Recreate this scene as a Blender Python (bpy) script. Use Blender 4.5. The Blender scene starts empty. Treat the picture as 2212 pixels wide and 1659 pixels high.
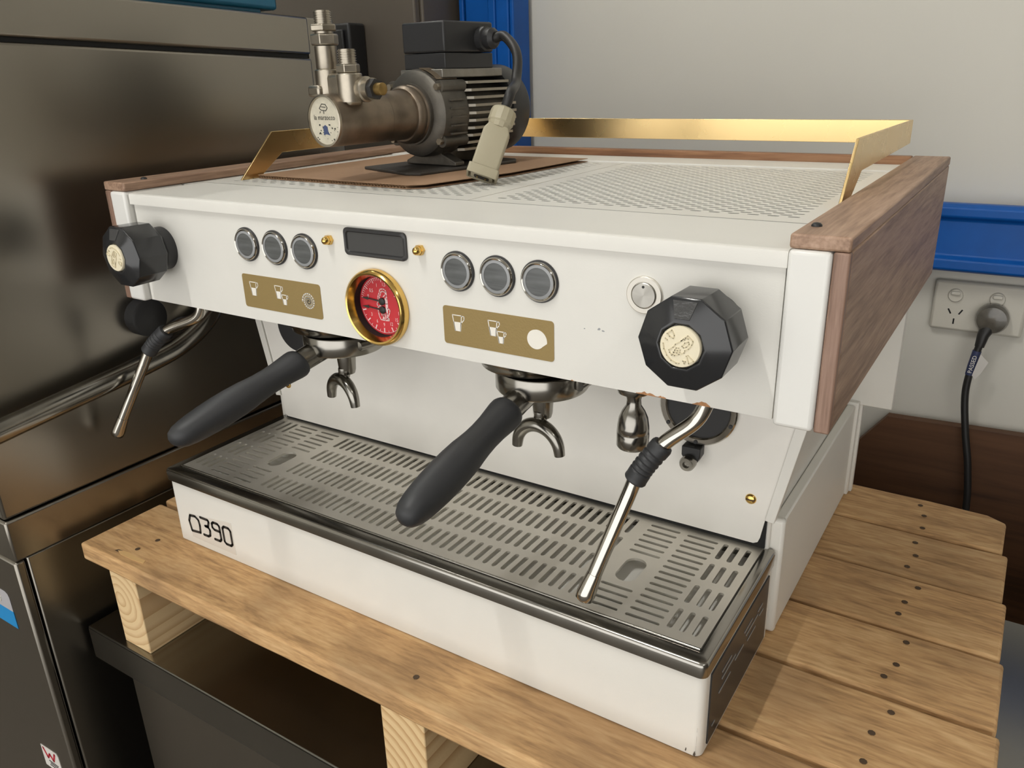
import bpy, bmesh, math, random
from mathutils import Vector, Matrix
random.seed(7)
scene = bpy.context.scene
col = scene.collection
Z0 = 1.215                       # machine coordinates (panel bottom = 0) sit this high above the floor

# ------------------------------------------------------------------ camera
cam_d = bpy.data.cameras.new('camera')
cam = bpy.data.objects.new('camera', cam_d); col.objects.link(cam)
cam_d.sensor_width = 36.0; cam_d.lens = 28.346; cam_d.clip_start = 0.02
_R = ((0.84116084, 0.54009245, -0.02736018), (0.17261404, -0.31609455, -0.93289261), (-0.51249666, 0.77998999, -0.3591139))
cam.matrix_world = Matrix(((_R[0][0], -_R[1][0], -_R[2][0], 0.73565751),
                           (_R[0][1], -_R[1][1], -_R[2][1], -0.46479547),
                           (_R[0][2], -_R[1][2], -_R[2][2], 0.20212159 + Z0), (0, 0, 0, 1)))
scene.camera = cam
# ------------------------------------------------------------------ world, exposure
w = bpy.data.worlds.new('world'); scene.world = w; w.use_nodes = True
w.node_tree.nodes['Background'].inputs[0].default_value = (0.9, 0.88, 0.82, 1)
w.node_tree.nodes['Background'].inputs[1].default_value = 0.02
vs = scene.view_settings
vs.view_transform = 'Standard'; vs.look = 'None'; vs.exposure = -0.02; vs.gamma = 1.0; vs.use_curve_mapping = False
LIGHT = [  # ceiling battens: centre x, centre y, half length (along y), strength
    (0.10, -1.00, 0.42, 135.0),
    (-0.78, 0.36, 0.40, 46.0),
    (2.3, -1.2, 0.60, 36.0),
]
LCOL = (0.985, 0.975, 0.94)
CEIL = 1.72
# added area light, unseen behind the camera, to fill the frontal surfaces
dl = bpy.data.lights.new('front_fill', 'AREA'); dl.shape = 'RECTANGLE'; dl.size = 5.2; dl.size_y = 2.5
dl.energy = 90.0; dl.color = (1.0, 0.985, 0.955)
dlo = bpy.data.objects.new('front_fill', dl); col.objects.link(dlo)
dlo.location = (0.75, -3.20, 1.32); dlo.rotation_euler = (math.radians(90), 0, 0)

# ------------------------------------------------------------------ materials
def _mat(name):
    m = bpy.data.materials.new(name); m.use_nodes = True
    nt = m.node_tree; return m, nt, nt.nodes['Principled BSDF']
def s2l(c): return tuple(((v / 12.92) if v <= 0.04045 else ((v + 0.055) / 1.055) ** 2.4) for v in c)
def rgb(r, g, b): return s2l((r / 255, g / 255, b / 255)) + (1,)
def simple(name, c, rough=0.5, metal=0.0, coat=0.0, bump=0.0, bscale=200.0, var=0.0, vscale=8.0, spec=0.5, trans=0.0, aniso=0.0, stretch=None, emit=0.0):
    m, nt, b = _mat(name)
    b.inputs['Base Color'].default_value = c; b.inputs['Roughness'].default_value = rough
    b.inputs['Metallic'].default_value = metal; b.inputs['Coat Weight'].default_value = coat
    b.inputs['Specular IOR Level'].default_value = spec
    b.inputs['Transmission Weight'].default_value = trans
    if aniso: b.inputs['Anisotropic'].default_value = aniso
    if emit:
        b.inputs['Emission Color'].default_value = c; b.inputs['Emission Strength'].default_value = emit
    tc = nt.nodes.new('ShaderNodeTexCoord')
    vec = tc.outputs['Object']
    if stretch:
        mp = nt.nodes.new('ShaderNodeMapping'); mp.inputs['Scale'].default_value = stretch
        nt.links.new(vec, mp.inputs[0]); vec = mp.outputs[0]
    if bump:
        n = nt.nodes.new('ShaderNodeTexNoise'); n.inputs['Scale'].default_value = bscale; n.inputs['Detail'].default_value = 3
        bp = nt.nodes.new('ShaderNodeBump'); bp.inputs['Strength'].default_value = bump; bp.inputs['Distance'].default_value = 0.001
        nt.links.new(vec, n.inputs[0]); nt.links.new(n.outputs[0], bp.inputs['Height']); nt.links.new(bp.outputs[0], b.inputs['Normal'])
    if var:
        n2 = nt.nodes.new('ShaderNodeTexNoise'); n2.inputs['Scale'].default_value = vscale; n2.inputs['Detail'].default_value = 5
        nt.links.new(vec, n2.inputs[0])
        r = nt.nodes.new('ShaderNodeValToRGB')
        r.color_ramp.elements[0].position = 0.3; r.color_ramp.elements[1].position = 0.7
        d = tuple(v * (1 - var) for v in c[:3]) + (1,); l = tuple(min(1, v * (1 + var)) for v in c[:3]) + (1,)
        r.color_ramp.elements[0].color = d; r.color_ramp.elements[1].color = l
        nt.links.new(n2.outputs[0], r.inputs[0]); nt.links.new(r.outputs[0], b.inputs['Base Color'])
        rr = nt.nodes.new('ShaderNodeMapRange'); rr.inputs['To Min'].default_value = rough * 0.85; rr.inputs['To Max'].default_value = min(1, rough * 1.2)
        nt.links.new(n2.outputs[0], rr.inputs[0]); nt.links.new(rr.outputs[0], b.inputs['Roughness'])
    return m
def wood(name, c1, c2, c3, grain, rough=0.55, stain=0.0, stain_c=None, scale=1.0, lg=5.0, coat=0.0):
    """grain: axis the fibres run along ('x','y','z')"""
    m, nt, b = _mat(name)
    N = nt.nodes.new; L = nt.links.new
    tc = N('ShaderNodeTexCoord'); oi = N('ShaderNodeObjectInfo')
    add = N('ShaderNodeVectorMath'); add.operation = 'MULTIPLY_ADD'
    cb = N('ShaderNodeCombineXYZ')
    for i in range(3): L(oi.outputs['Random'], cb.inputs[i])
    L(cb.outputs[0], add.inputs[0]); add.inputs[1].default_value = (3.7, 5.1, 2.3); L(tc.outputs['Object'], add.inputs[2])
    long, cross = lg * scale, 75.0 * scale
    sc = {'x': (long, cross, cross), 'y': (cross, long, cross), 'z': (cross, cross, long)}[grain]
    mp = N('ShaderNodeMapping'); mp.inputs['Scale'].default_value = sc; L(add.outputs[0], mp.inputs[0])
    n1 = N('ShaderNodeTexNoise'); n1.inputs['Scale'].default_value = 1.0; n1.inputs['Detail'].default_value = 6; n1.inputs['Roughness'].default_value = 0.6; n1.inputs['Distortion'].default_value = 0.6
    L(mp.outputs[0], n1.inputs[0])
    mp2 = N('ShaderNodeMapping'); mp2.inputs['Scale'].default_value = tuple(v * 5 for v in sc); L(add.outputs[0], mp2.inputs[0])
    n2 = N('ShaderNodeTexNoise'); n2.inputs['Scale'].default_value = 1.0; n2.inputs['Detail'].default_value = 3; L(mp2.outputs[0], n2.inputs[0])
    mix = N('ShaderNodeMath'); mix.operation = 'MULTIPLY_ADD'; mix.inputs[1].default_value = 0.35; L(n2.outputs[0], mix.inputs[0])
    sub = N('ShaderNodeMath'); sub.operation = 'MULTIPLY'; sub.inputs[1].default_value = 0.65; L(n1.outputs[0], sub.inputs[0]); L(sub.outputs[0], mix.inputs[2])
    ramp = N('ShaderNodeValToRGB'); e = ramp.color_ramp.elements
    e[0].position = 0.36; e[0].color = c1; e[1].position = 0.64; e[1].color = c3
    k = ramp.color_ramp.elements.new(0.5); k.color = c2
    L(mix.outputs[0], ramp.inputs[0]); out = ramp.outputs[0]
    big = N('ShaderNodeTexNoise'); big.inputs['Scale'].default_value = 9 * scale; big.inputs['Detail'].default_value = 4; L(add.outputs[0], big.inputs[0])
    if stain:
        r2 = N('ShaderNodeValToRGB'); r2.color_ramp.elements[0].position = 0.47; r2.color_ramp.elements[1].position = 0.68
        r2.color_ramp.elements[0].color = (0, 0, 0, 1); r2.color_ramp.elements[1].color = (stain, stain, stain, 1)
        L(big.outputs[0], r2.inputs[0])
        mx = N('ShaderNodeMix'); mx.data_type = 'RGBA'; L(r2.outputs[0], mx.inputs[0]); L(out, mx.inputs[6]); mx.inputs[7].default_value = stain_c
        out = mx.outputs[2]
    hv = N('ShaderNodeHueSaturation'); L(out, hv.inputs['Color'])
    mr = N('ShaderNodeMapRange'); mr.inputs['To Min'].default_value = 0.9; mr.inputs['To Max'].default_value = 1.1; L(oi.outputs['Random'], mr.inputs[0]); L(mr.outputs[0], hv.inputs['Value'])
    L(hv.outputs[0], b.inputs['Base Color'])
    b.inputs['Roughness'].default_value = rough; b.inputs['Coat Weight'].default_value = coat
    bu = N('ShaderNodeBump'); bu.inputs['Strength'].default_value = 0.35; bu.inputs['Distance'].default_value = 0.0006
    L(mix.outputs[0], bu.inputs['Height']); L(bu.outputs[0], b.inputs['Normal'])
    return m

M = {}
M['white'] = simple('white_powder_coat', rgb(228, 226, 219), 0.42, bump=0.06, bscale=900, var=0.012, vscale=30)
M['white2'] = simple('white_enamel_post', rgb(232, 231, 226), 0.3, bump=0.04, bscale=500)
M['bsplash'] = simple('white_backsplash', rgb(236, 233, 226), 0.4, var=0.02, vscale=25)
M['walnut'] = wood('walnut', rgb(132, 104, 85), rgb(162, 132, 110), rgb(182, 152, 130), 'y', 0.5, scale=1.3)
M['walnut_x'] = wood('walnut_cross', rgb(118, 80, 54), rgb(156, 112, 78), rgb(176, 134, 98), 'x', 0.5, scale=0.9)
M['walnut_z'] = wood('walnut_end', rgb(108, 84, 70), rgb(136, 108, 92), rgb(152, 124, 108), 'z', 0.5, scale=1.6)
M['brass_satin'] = simple('satin_brass', rgb(238, 208, 150), 0.27, 1.0, var=0.02, vscale=20)
M['brass_gloss'] = simple('polished_brass', rgb(228, 190, 112), 0.17, 1.0)
M['brass_dull'] = simple('dull_brass', rgb(150, 124, 76), 0.4, 0.9, var=0.2, vscale=60)
M['chrome'] = simple('chrome', rgb(190, 186, 178), 0.12, 1.0)
M['chrome_dark'] = simple('worn_chrome', rgb(150, 147, 140), 0.2, 1.0, var=0.15, vscale=40)
M['steel'] = simple('brushed_steel', rgb(226, 222, 213), 0.5, 1.0, var=0.06, vscale=18)
M['spun'] = simple('spun_steel', rgb(170, 167, 160), 0.3, 1.0)
_n = M['spun'].node_tree; _t = _n.nodes.new('ShaderNodeTangent'); _t.direction_type = 'RADIAL'; _t.axis = 'Y'
_n.links.new(_t.outputs[0], _n.nodes['Principled BSDF'].inputs['Tangent']); _n.nodes['Principled BSDF'].inputs['Anisotropic'].default_value = 0.9
M['rim'] = simple('polished_steel_rim', rgb(160, 157, 150), 0.2, 1.0, var=0.05, vscale=30)
M['steel_dark'] = simple('stainless_cabinet', rgb(150, 145, 136), 0.29, 1.0)
M['bench'] = simple('stainless_bench', rgb(140, 138, 132), 0.24, 1.0, var=0.08, vscale=5)
M['basin'] = simple('tray_basin_steel', rgb(120, 118, 112), 0.18, 1.0, var=0.1, vscale=30)
M['inner'] = simple('dark_interior', rgb(48, 43, 38), 0.7)
M['black_gloss'] = simple('black_knob_plastic', rgb(38, 39, 41), 0.17, spec=0.6)
M['facet_plastic'] = simple('grey_facet_plastic', rgb(70, 70, 70), 0.16, bump=0.35, bscale=320, spec=0.7)
M['rubber'] = simple('black_rubber_handle', rgb(46, 47, 49), 0.5, bump=0.03, bscale=900)
M['blackp'] = simple('black_plastic', rgb(40, 40, 41), 0.42, bump=0.03, bscale=500)
M['dark'] = simple('black_void', rgb(14, 14, 14), 0.7)
M['cream'] = simple('cream_plastic', rgb(236, 226, 198), 0.4)
M['cream2'] = simple('cream_plastic_relief', rgb(214, 202, 170), 0.4)
M['goldlab'] = simple('olive_gold_film', rgb(152, 130, 82), 0.5, metal=0.25, bump=0.15, bscale=700)
M['ink'] = simple('white_print', rgb(240, 236, 226), 0.5)
M['inkb'] = simple('black_print', rgb(34, 34, 34), 0.5)
M['red'] = simple('red_dial', rgb(196, 44, 54), 0.45)
M['pink'] = simple('dial_print', rgb(246, 214, 214), 0.5)
M['lensring'] = simple('frosted_lens_ring', rgb(150, 152, 154), 0.35, spec=0.6)
M['lens'] = simple('dark_button_lens', rgb(88, 90, 90), 0.25, bump=0.25, bscale=60, stretch=(0.4, 1, 3), var=0.25, vscale=90)
M['display'] = simple('display_window', rgb(66, 66, 66), 0.22)
M['displayf'] = simple('display_frame', rgb(50, 50, 51), 0.32)
M['cast'] = simple('cast_aluminium', rgb(146, 142, 134), 0.45, 0.85, bump=0.25, bscale=220, var=0.22, vscale=40)
M['castdark'] = simple('grimy_aluminium', rgb(104, 100, 93), 0.5, 0.8, bump=0.3, bscale=160, var=0.3, vscale=35)
M['fin'] = simple('aluminium_fins', rgb(164, 158, 146), 0.45, 0.8, var=0.15, vscale=30)
M['nickel'] = simple('tarnished_nickel', rgb(170, 162, 148), 0.34, 1.0, var=0.2, vscale=45)
M['nickel2'] = simple('brown_nickel', rgb(134, 122, 108), 0.4, 0.95, var=0.25, vscale=40)
M['beige'] = simple('beige_connector_plastic', rgb(168, 160, 136), 0.45, bump=0.05, bscale=300)
M['plate'] = simple('worn_rating_plate', rgb(112, 98, 80), 0.5, 0.3, var=0.35, vscale=120)
M['pumpface'] = simple('pump_badge', rgb(196, 190, 172), 0.45, var=0.08, vscale=200)
M['blueink'] = simple('blue_print', rgb(62, 74, 108), 0.5)
M['card'] = simple('corrugated_cardboard', rgb(162, 130, 102), 0.85, bump=0.1, bscale=80, stretch=(1, 30, 1), var=0.08, vscale=14)
M['card2'] = simple('cardboard_flute', rgb(182, 152, 120), 0.85)
M['mat'] = simple('dark_rubber_pad', rgb(60, 56, 51), 0.7, bump=0.1)
M['pallet'] = wood('weathered_pallet_pine', rgb(152, 117, 78), rgb(194, 154, 106), rgb(214, 178, 130), 'x', 0.75, stain=0.5, stain_c=rgb(136, 106, 74), scale=1.0, lg=11.0)
M['pine'] = wood('fresh_pine', rgb(190, 152, 106), rgb(222, 194, 150), rgb(234, 210, 170), 'z', 0.7, scale=0.5)
def pine_rings(name, c1, c2, off):
    m, nt, b = _mat(name); N = nt.nodes.new; L = nt.links.new
    tc = N('ShaderNodeTexCoord'); mp = N('ShaderNodeMapping'); mp.inputs['Location'].default_value = off; mp.inputs['Scale'].default_value = (1, 0.03, 1)
    L(tc.outputs['Object'], mp.inputs[0])
    wv = N('ShaderNodeTexWave'); wv.wave_type = 'RINGS'; wv.rings_direction = 'Y'; wv.wave_profile = 'SAW'; wv.inputs['Scale'].default_value = 34; wv.inputs['Distortion'].default_value = 1.6; wv.inputs['Detail'].default_value = 2; wv.inputs['Detail Scale'].default_value = 1.5
    L(mp.outputs[0], wv.inputs[0])
    r = N('ShaderNodeValToRGB'); r.color_ramp.elements[0].color = c2; r.color_ramp.elements[1].color = c1; r.color_ramp.elements[0].position = 0.45; r.color_ramp.elements[1].position = 1.0
    L(wv.outputs[0], r.inputs[0]); L(r.outputs[0], b.inputs['Base Color']); b.inputs['Roughness'].default_value = 0.75
    n = N('ShaderNodeTexNoise'); n.inputs['Scale'].default_value = 400; bu = N('ShaderNodeBump'); bu.inputs['Strength'].default_value = 0.2; bu.inputs['Distance'].default_value = 0.0005
    L(tc.outputs['Object'], n.inputs[0]); L(n.outputs[0], bu.inputs['Height']); L(bu.outputs[0], b.inputs['Normal'])
    return m
M['pine1'] = pine_rings('pine_end_rings', rgb(200, 162, 116), rgb(226, 198, 152), (0.012, 0, -0.012))
M['pine2'] = pine_rings('pine_end_curved', rgb(190, 148, 100), rgb(224, 194, 146), (0.06, 0, 0.05))
M['pined'] = wood('bearer_pine', rgb(150, 116, 76), rgb(184, 150, 106), rgb(204, 172, 128), 'y', 0.75, scale=0.6)
M['nail'] = simple('nail_dent', rgb(78, 60, 42), 0.8)
M['splinter'] = simple('splintered_wood', rgb(214, 176, 120), 0.8)
M['blue'] = simple('blue_racking_paint', rgb(10, 84, 164), 0.42, bump=0.08, bscale=60, var=0.14, vscale=14, spec=0.3)
M['wall'] = simple('painted_wall', rgb(214, 211, 201), 0.7, bump=0.05, bscale=60, var=0.03, vscale=3)
M['wall_dark'] = simple('dark_wall_tone', rgb(92, 86, 78), 0.8)  # unseen right wall toned dark so the dishwasher reflects darker
M['ceil'] = simple('ceiling_paint', rgb(206, 203, 196), 0.9)
M['concrete'] = simple('grey_concrete', rgb(104, 98, 90), 0.6, bump=0.1, bscale=30, var=0.1, vscale=4)
M['board'] = wood('brown_board', rgb(70, 44, 26), rgb(92, 60, 36), rgb(104, 70, 44), 'x', 0.6, scale=0.3)
M['taupe'] = simple('shaded_wall_taupe', rgb(96, 88, 78), 0.45, var=0.06, vscale=4)  # wall shade put into the colour of the added block
M['outlet'] = simple('outlet_plastic', rgb(206, 202, 190), 0.35)
M['plug'] = simple('grey_smoked_plug', rgb(92, 88, 80), 0.25, var=0.3, vscale=60, coat=0.5)
M['cord'] = simple('black_cord', rgb(34, 33, 32), 0.45)
M['tag'] = simple('white_tag_film', rgb(222, 218, 212), 0.5)
M['tagblue'] = simple('navy_tag_print', rgb(50, 58, 92), 0.5)
M['teal'] = simple('teal_plastic_box', rgb(22, 100, 130), 0.4)
M['stgrey'] = simple('sticker_grey', rgb(176, 174, 178), 0.5)
M['stblue'] = simple('sticker_blue', rgb(20, 136, 200), 0.5)
M['stred'] = simple('sticker_red', rgb(190, 40, 56), 0.5)
M['film'] = simple('worn_sticker_film', rgb(220, 216, 208), 0.22, coat=0.5)
M['chip'] = simple('bare_metal_chip', rgb(84, 76, 68), 0.6)
M['rust'] = simple('rust_stain', rgb(176, 128, 88), 0.8, var=0.3, vscale=300)
M['tubelamp'] = None
_m, _nt, _b = _mat('fluorescent_diffuser')
_em = _nt.nodes.new('ShaderNodeEmission'); _em.inputs[0].default_value = LCOL + (1,)
_nt.links.new(_em.outputs[0], _nt.nodes['Material Output'].inputs[0]); _b and _nt.nodes.remove(_b)
def lamp_mat(strength):
    m = _m.copy(); m.node_tree.nodes['Emission'].inputs[1].default_value = strength; return m

# ------------------------------------------------------------------ geometry helpers
class MB:
    def __init__(s): s.v = []; s.f = []
    def add(s, vs, fs):
        o = len(s.v); s.v += [tuple(p) for p in vs]; s.f += [tuple(i + o for i in f) for f in fs]; return s
    def box(s, x0, x1, y0, y1, z0, z1):
        return s.add([(x0,y0,z0),(x1,y0,z0),(x1,y1,z0),(x0,y1,z0),(x0,y0,z1),(x1,y0,z1),(x1,y1,z1),(x0,y1,z1)],
                     [(0,3,2,1),(4,5,6,7),(0,1,5,4),(1,2,6,5),(2,3,7,6),(3,0,4,7)])
    def prism(s, poly, axis, lo, hi):
        def P(a, b, h): return {'x': (h, a, b), 'y': (a, h, b), 'z': (a, b, h)}[axis]
        n = len(poly)
        vs = [P(a, b, lo) for a, b in poly] + [P(a, b, hi) for a, b in poly]
        return s.add(vs, [tuple(range(n)), tuple(range(2*n-1, n-1, -1))] + [(i, (i+1) % n, n + (i+1) % n, n + i) for i in range(n)])
    def loft(s, rings, caps=(True, True), closed=False):
        n = len(rings[0]); vs = [p for r in rings for p in r]; fs = []
        m = len(rings)
        for j in range(m if closed else m - 1):
            a, b = j * n, ((j + 1) % m) * n
            fs += [(a+i, a+(i+1) % n, b+(i+1) % n, b+i) for i in range(n)]
        if not closed:
            if caps[0]: fs.append(tuple(range(n-1, -1, -1)))
            if caps[1]: fs.append(tuple(range((m-1)*n, m*n)))
        return s.add(vs, fs)
    def lathe(s, prof, org, axis=(0, 0, 1), n=32, caps=(True, True), ph=0.0):
        a = Vector(axis).normalized(); u = a.orthogonal().normalized()
        if abs(a.y) > 0.9: u = Vector((1, 0, 0))
        elif abs(a.z) > 0.9: u = Vector((1, 0, 0))
        v = a.cross(u); o = Vector(org)
        return s.loft([[o + a*h + (u*math.cos(ph+2*math.pi*i/n) + v*math.sin(ph+2*math.pi*i/n))*max(r, 1e-5) for i in range(n)] for r, h in prof], caps)
    def tube(s, pts, r, n=14, caps=(True, True)):
        P = [Vector(p) for p in pts]; rs = r if isinstance(r, (list, tuple)) else [r]*len(P)
        rings = []; u = None
        for i, p in enumerate(P):
            t = (P[min(i+1, len(P)-1)] - P[max(i-1, 0)]).normalized()
            if u is None: u = t.orthogonal().normalized()
            u = (u - t*u.dot(t)).normalized(); v = t.cross(u)
            rings.append([p + (u*math.cos(2*math.pi*k/n) + v*math.sin(2*math.pi*k/n))*rs[i] for k in range(n)])
        return s.loft(rings, caps)
    def strokes(s, lines, wd, pm, h=0.0003, dots=True):
        """flat lines in a plane; pm maps (a,b,h) to 3-D"""
        for ln in lines:
            for (a0, b0), (a1, b1) in zip(ln[:-1], ln[1:]):
                d = math.hypot(a1-a0, b1-b0)
                if d < 1e-7: continue
                nx, ny = -(b1-b0)/d*wd/2, (a1-a0)/d*wd/2
                q = [(a0+nx, b0+ny), (a0-nx, b0-ny), (a1-nx, b1-ny), (a1+nx, b1+ny)]
                s.add([pm(a, b, h) for a, b in q] + [pm(a, b, 0) for a, b in q], [(0,1,2,3),(0,4,5,1),(1,5,6,2),(2,6,7,3),(3,7,4,0)])
            if dots:
                for a0, b0 in ln:
                    s.add([pm(a0+math.cos(k*math.pi/4)*wd/2, b0+math.sin(k*math.pi/4)*wd/2, h) for k in range(8)], [tuple(range(8))])
        return s
    def flat(s, poly, pm, h=0.0003):
        n = len(poly)
        return s.add([pm(a, b, h) for a, b in poly] + [pm(a, b, 0) for a, b in poly], [tuple(range(n))] + [(i, n+i, n+(i+1) % n, (i+1) % n) for i in range(n)])
    def text(s, string, size, pm, ca, cb, h=0.0003, align='CENTER', sx=1.0):
        cu = bpy.data.curves.new('t', 'FONT'); cu.body = string; cu.size = size; cu.align_x = align; cu.align_y = 'CENTER'; cu.resolution_u = 3
        ob = bpy.data.objects.new('t', cu); col.objects.link(ob)
        dg = bpy.context.evaluated_depsgraph_get(); dg.update()
        me = bpy.data.meshes.new_from_object(ob.evaluated_get(dg))
        s.add([pm(ca + v.co.x*sx, cb + v.co.y, h) for v in me.vertices], [tuple(p.vertices) for p in me.polygons])
        bpy.data.objects.remove(ob); bpy.data.curves.remove(cu); bpy.data.meshes.remove(me)
        return s
    def cell(s, x0, x1, y0, y1, cx, cy, hl, hw, along, z, dep, k=3):
        sw = along == 'y'
        if sw: x0, x1, y0, y1, cx, cy = y0, y1, x0, x1, cy, cx
        st = hl - hw
        up = [(cx - st + hw*math.cos(math.pi - math.pi/2*i/k), cy + hw*math.sin(math.pi/2*i/k)) for i in range(k+1)]
        up += [(cx + st + hw*math.cos(math.pi/2 - math.pi/2*i/k), cy + hw*math.sin(math.pi/2 - math.pi/2*i/k)) for i in range(0 if st > 1e-6 else 1, k+1)]
        lo = [(a, 2*cy - b) for a, b in reversed(up)]
        hole = up + lo[1:-1]
        def Q(p, zz): return (p[1], p[0], zz) if sw else (p[0], p[1], zz)
        U = [(x0, cy)] + up + [(x1, cy), (x1, y1), (x0, y1)]
        D = [(x1, cy)] + lo + [(x0, cy), (x0, y0), (x1, y0)]
        s.add([Q(p, z) for p in U], [tuple(range(len(U)))]); s.add([Q(p, z) for p in D], [tuple(range(len(D)))])
        n = len(hole)
        s.add([Q(p, z) for p in hole] + [Q(p, z - dep) for p in hole], [(i, (i+1) % n, n + (i+1) % n, n + i) for i in range(n)])
        return s
    def rect(s, x0, x1, y0, y1, z):
        if x1 - x0 > 1e-6 and y1 - y0 > 1e-6: s.add([(x0,y0,z),(x1,y0,z),(x1,y1,z),(x0,y1,z)], [(0,1,2,3)])
        return s
def rrect(x0, x1, y0, y1, r, z, n=5):
    o = []
    for cx, cy, a in ((x1-r, y1-r, 0), (x0+r, y1-r, 90), (x0+r, y0+r, 180), (x1-r, y0+r, 270)):
        for i in range(n+1):
            t = math.radians(a + 90*i/n); o.append((cx + r*math.cos(t), cy + r*math.sin(t), z))
    return o
def rpoly(w, h, r, n=4): return [(p[0], p[1]) for p in rrect(-w/2, w/2, -h/2, h/2, r, 0, n)]

ORG = {}
def thing(name, label, cat, base, group=None, rotz=0.0):
    o = bpy.data.objects.new(name, None); col.objects.link(o); o.empty_display_size = 0.05
    o.location = (base[0], base[1], base[2] + Z0); o.rotation_euler = (0, 0, rotz)
    o['label'] = label; o['category'] = cat
    if group: o['group'] = group
    ORG[o.name] = Vector(base); return o
def mk(name, mb, mat, parent=None, org=None, local=False, smooth=0, bevel=0, bseg=2, label=None, bm_angle=40):
    """verts in machine coordinates unless local=True (then relative to org / parent's origin)"""
    po = ORG[parent.name] if parent else Vector((0, 0, 0))
    og = Vector(org) if org is not None else po.copy()
    me = bpy.data.meshes.new(name)
    off = Vector((0, 0, 0)) if local else og
    me.from_pydata([tuple(Vector(v) - off) for v in mb.v], [], mb.f)
    b = bmesh.new(); b.from_mesh(me); bmesh.ops.remove_doubles(b, verts=b.verts, dist=1e-6)
    bmesh.ops.recalc_face_normals(b, faces=b.faces); b.to_mesh(me); b.free()
    if smooth:
        for p in me.polygons: p.use_smooth = True
        me.set_sharp_from_angle(angle=math.radians(smooth))
    me.materials.append(mat)
    o = bpy.data.objects.new(name, me); col.objects.link(o)
    if parent: o.parent = parent; o.location = og - po
    else: o.location = (og.x, og.y, og.z + Z0)
    ORG[o.name] = og
    if bevel:
        md = o.modifiers.new('bevel', 'BEVEL'); md.width = bevel; md.segments = bseg; md.limit_method = 'ANGLE'; md.angle_limit = math.radians(bm_angle)
        for p in me.polygons: p.use_smooth = True
        me.set_sharp_from_angle(angle=math.radians(30)) if not smooth else None
    if label: o['label'] = label
    return o
def tag(o, label, cat, group=None):
    o['label'] = label; o['category'] = cat
    if group: o['group'] = group
    return o
def struct(name, mb, mat, parent=None, **k):
    o = mk(name, mb, mat, parent, **k)
    if not parent: o['kind'] = 'structure'
    return o
def clone(o, parent, dloc):
    """copy a part with its sub-parts, moved by dloc"""
    c = o.copy(); col.objects.link(c); c.parent = parent; c.location = o.location + Vector(dloc)
    ORG[c.name] = ORG[o.name] + Vector(dloc)
    for ch in [q for q in bpy.data.objects if q.parent == o]:
        d = ch.copy(); col.objects.link(d); d.parent = c; ORG[d.name] = ORG[ch.name] + Vector(dloc)
    return c
def bez(pts, n=8):
    """Catmull-Rom through points"""
    P = [Vector(p) for p in pts]; P = [P[0]*2 - P[1]] + P + [P[-1]*2 - P[-2]]; out = []
    for i in range(1, len(P) - 2):
        for k in range(n):
            t = k / n; a, b, c, d = P[i-1], P[i], P[i+1], P[i+2]
            out.append(0.5*((2*b) + (c - a)*t + (2*a - 5*b + 4*c - d)*t*t + (3*b - a - 3*c + d)*t**3))
    out.append(P[-2]); return out

# ================================================================== THE ROOM
FL = -Z0
YW = 0.80
struct('floor', MB().box(-2.2, 3.6, -3.2, YW + 0.1, FL - 0.1, FL), M['concrete'])
struct('wall_back', MB().box(-2.2, 3.6, YW, YW + 0.1, FL, CEIL), M['wall'])
struct('wall_left', MB().box(-2.3, -2.2, -3.2, YW + 0.1, FL, CEIL), M['wall'])
struct('wall_right', MB().box(3.6, 3.7, -3.2, YW + 0.1, FL, CEIL), M['wall_dark'])
struct('wall_front', MB().box(-2.2, -1.86, -3.3, -3.2, FL, CEIL).box(3.36, 3.6, -3.3, -3.2, FL, CEIL).box(-1.86, 3.36, -3.3, -3.2, FL + 2.58, CEIL), M['wall'])  # opening left in the unseen wall for the added fill light
struct('fill_opening_trim', MB().box(-1.93, -1.86, -3.2, -3.17, FL, FL + 2.65).box(3.36, 3.43, -3.2, -3.17, FL, FL + 2.65).box(-1.86, 3.36, -3.2, -3.17, FL + 2.58, FL + 2.65), M['steel_dark'])  # trim added around the fill light, not a known door
struct('ceiling', MB().box(-2.2, 3.6, -3.2, YW + 0.1, CEIL, CEIL + 0.1), M['ceil'])
_ll = ['fluorescent ceiling batten above the front of the espresso machine', 'fluorescent ceiling batten above the stainless dishwasher', 'fluorescent ceiling batten far right of the bench']
for (lx, ly, hl, st), lab in zip(LIGHT, _ll):
    t = thing('ceiling_light', lab, 'light', (lx, ly, CEIL), 'ceiling battens')
    mk('batten_body', MB().box(lx-0.035, lx+0.035, ly-hl-0.03, ly+hl+0.03, CEIL-0.035, CEIL-0.0005), M['ceil'], t, bevel=0.004)
    mk('diffuser', MB().lathe([(0.02, -hl), (0.02, hl)], (lx, ly, CEIL-0.052), (0, 1, 0), 12), lamp_mat(st), t, smooth=40)

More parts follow.
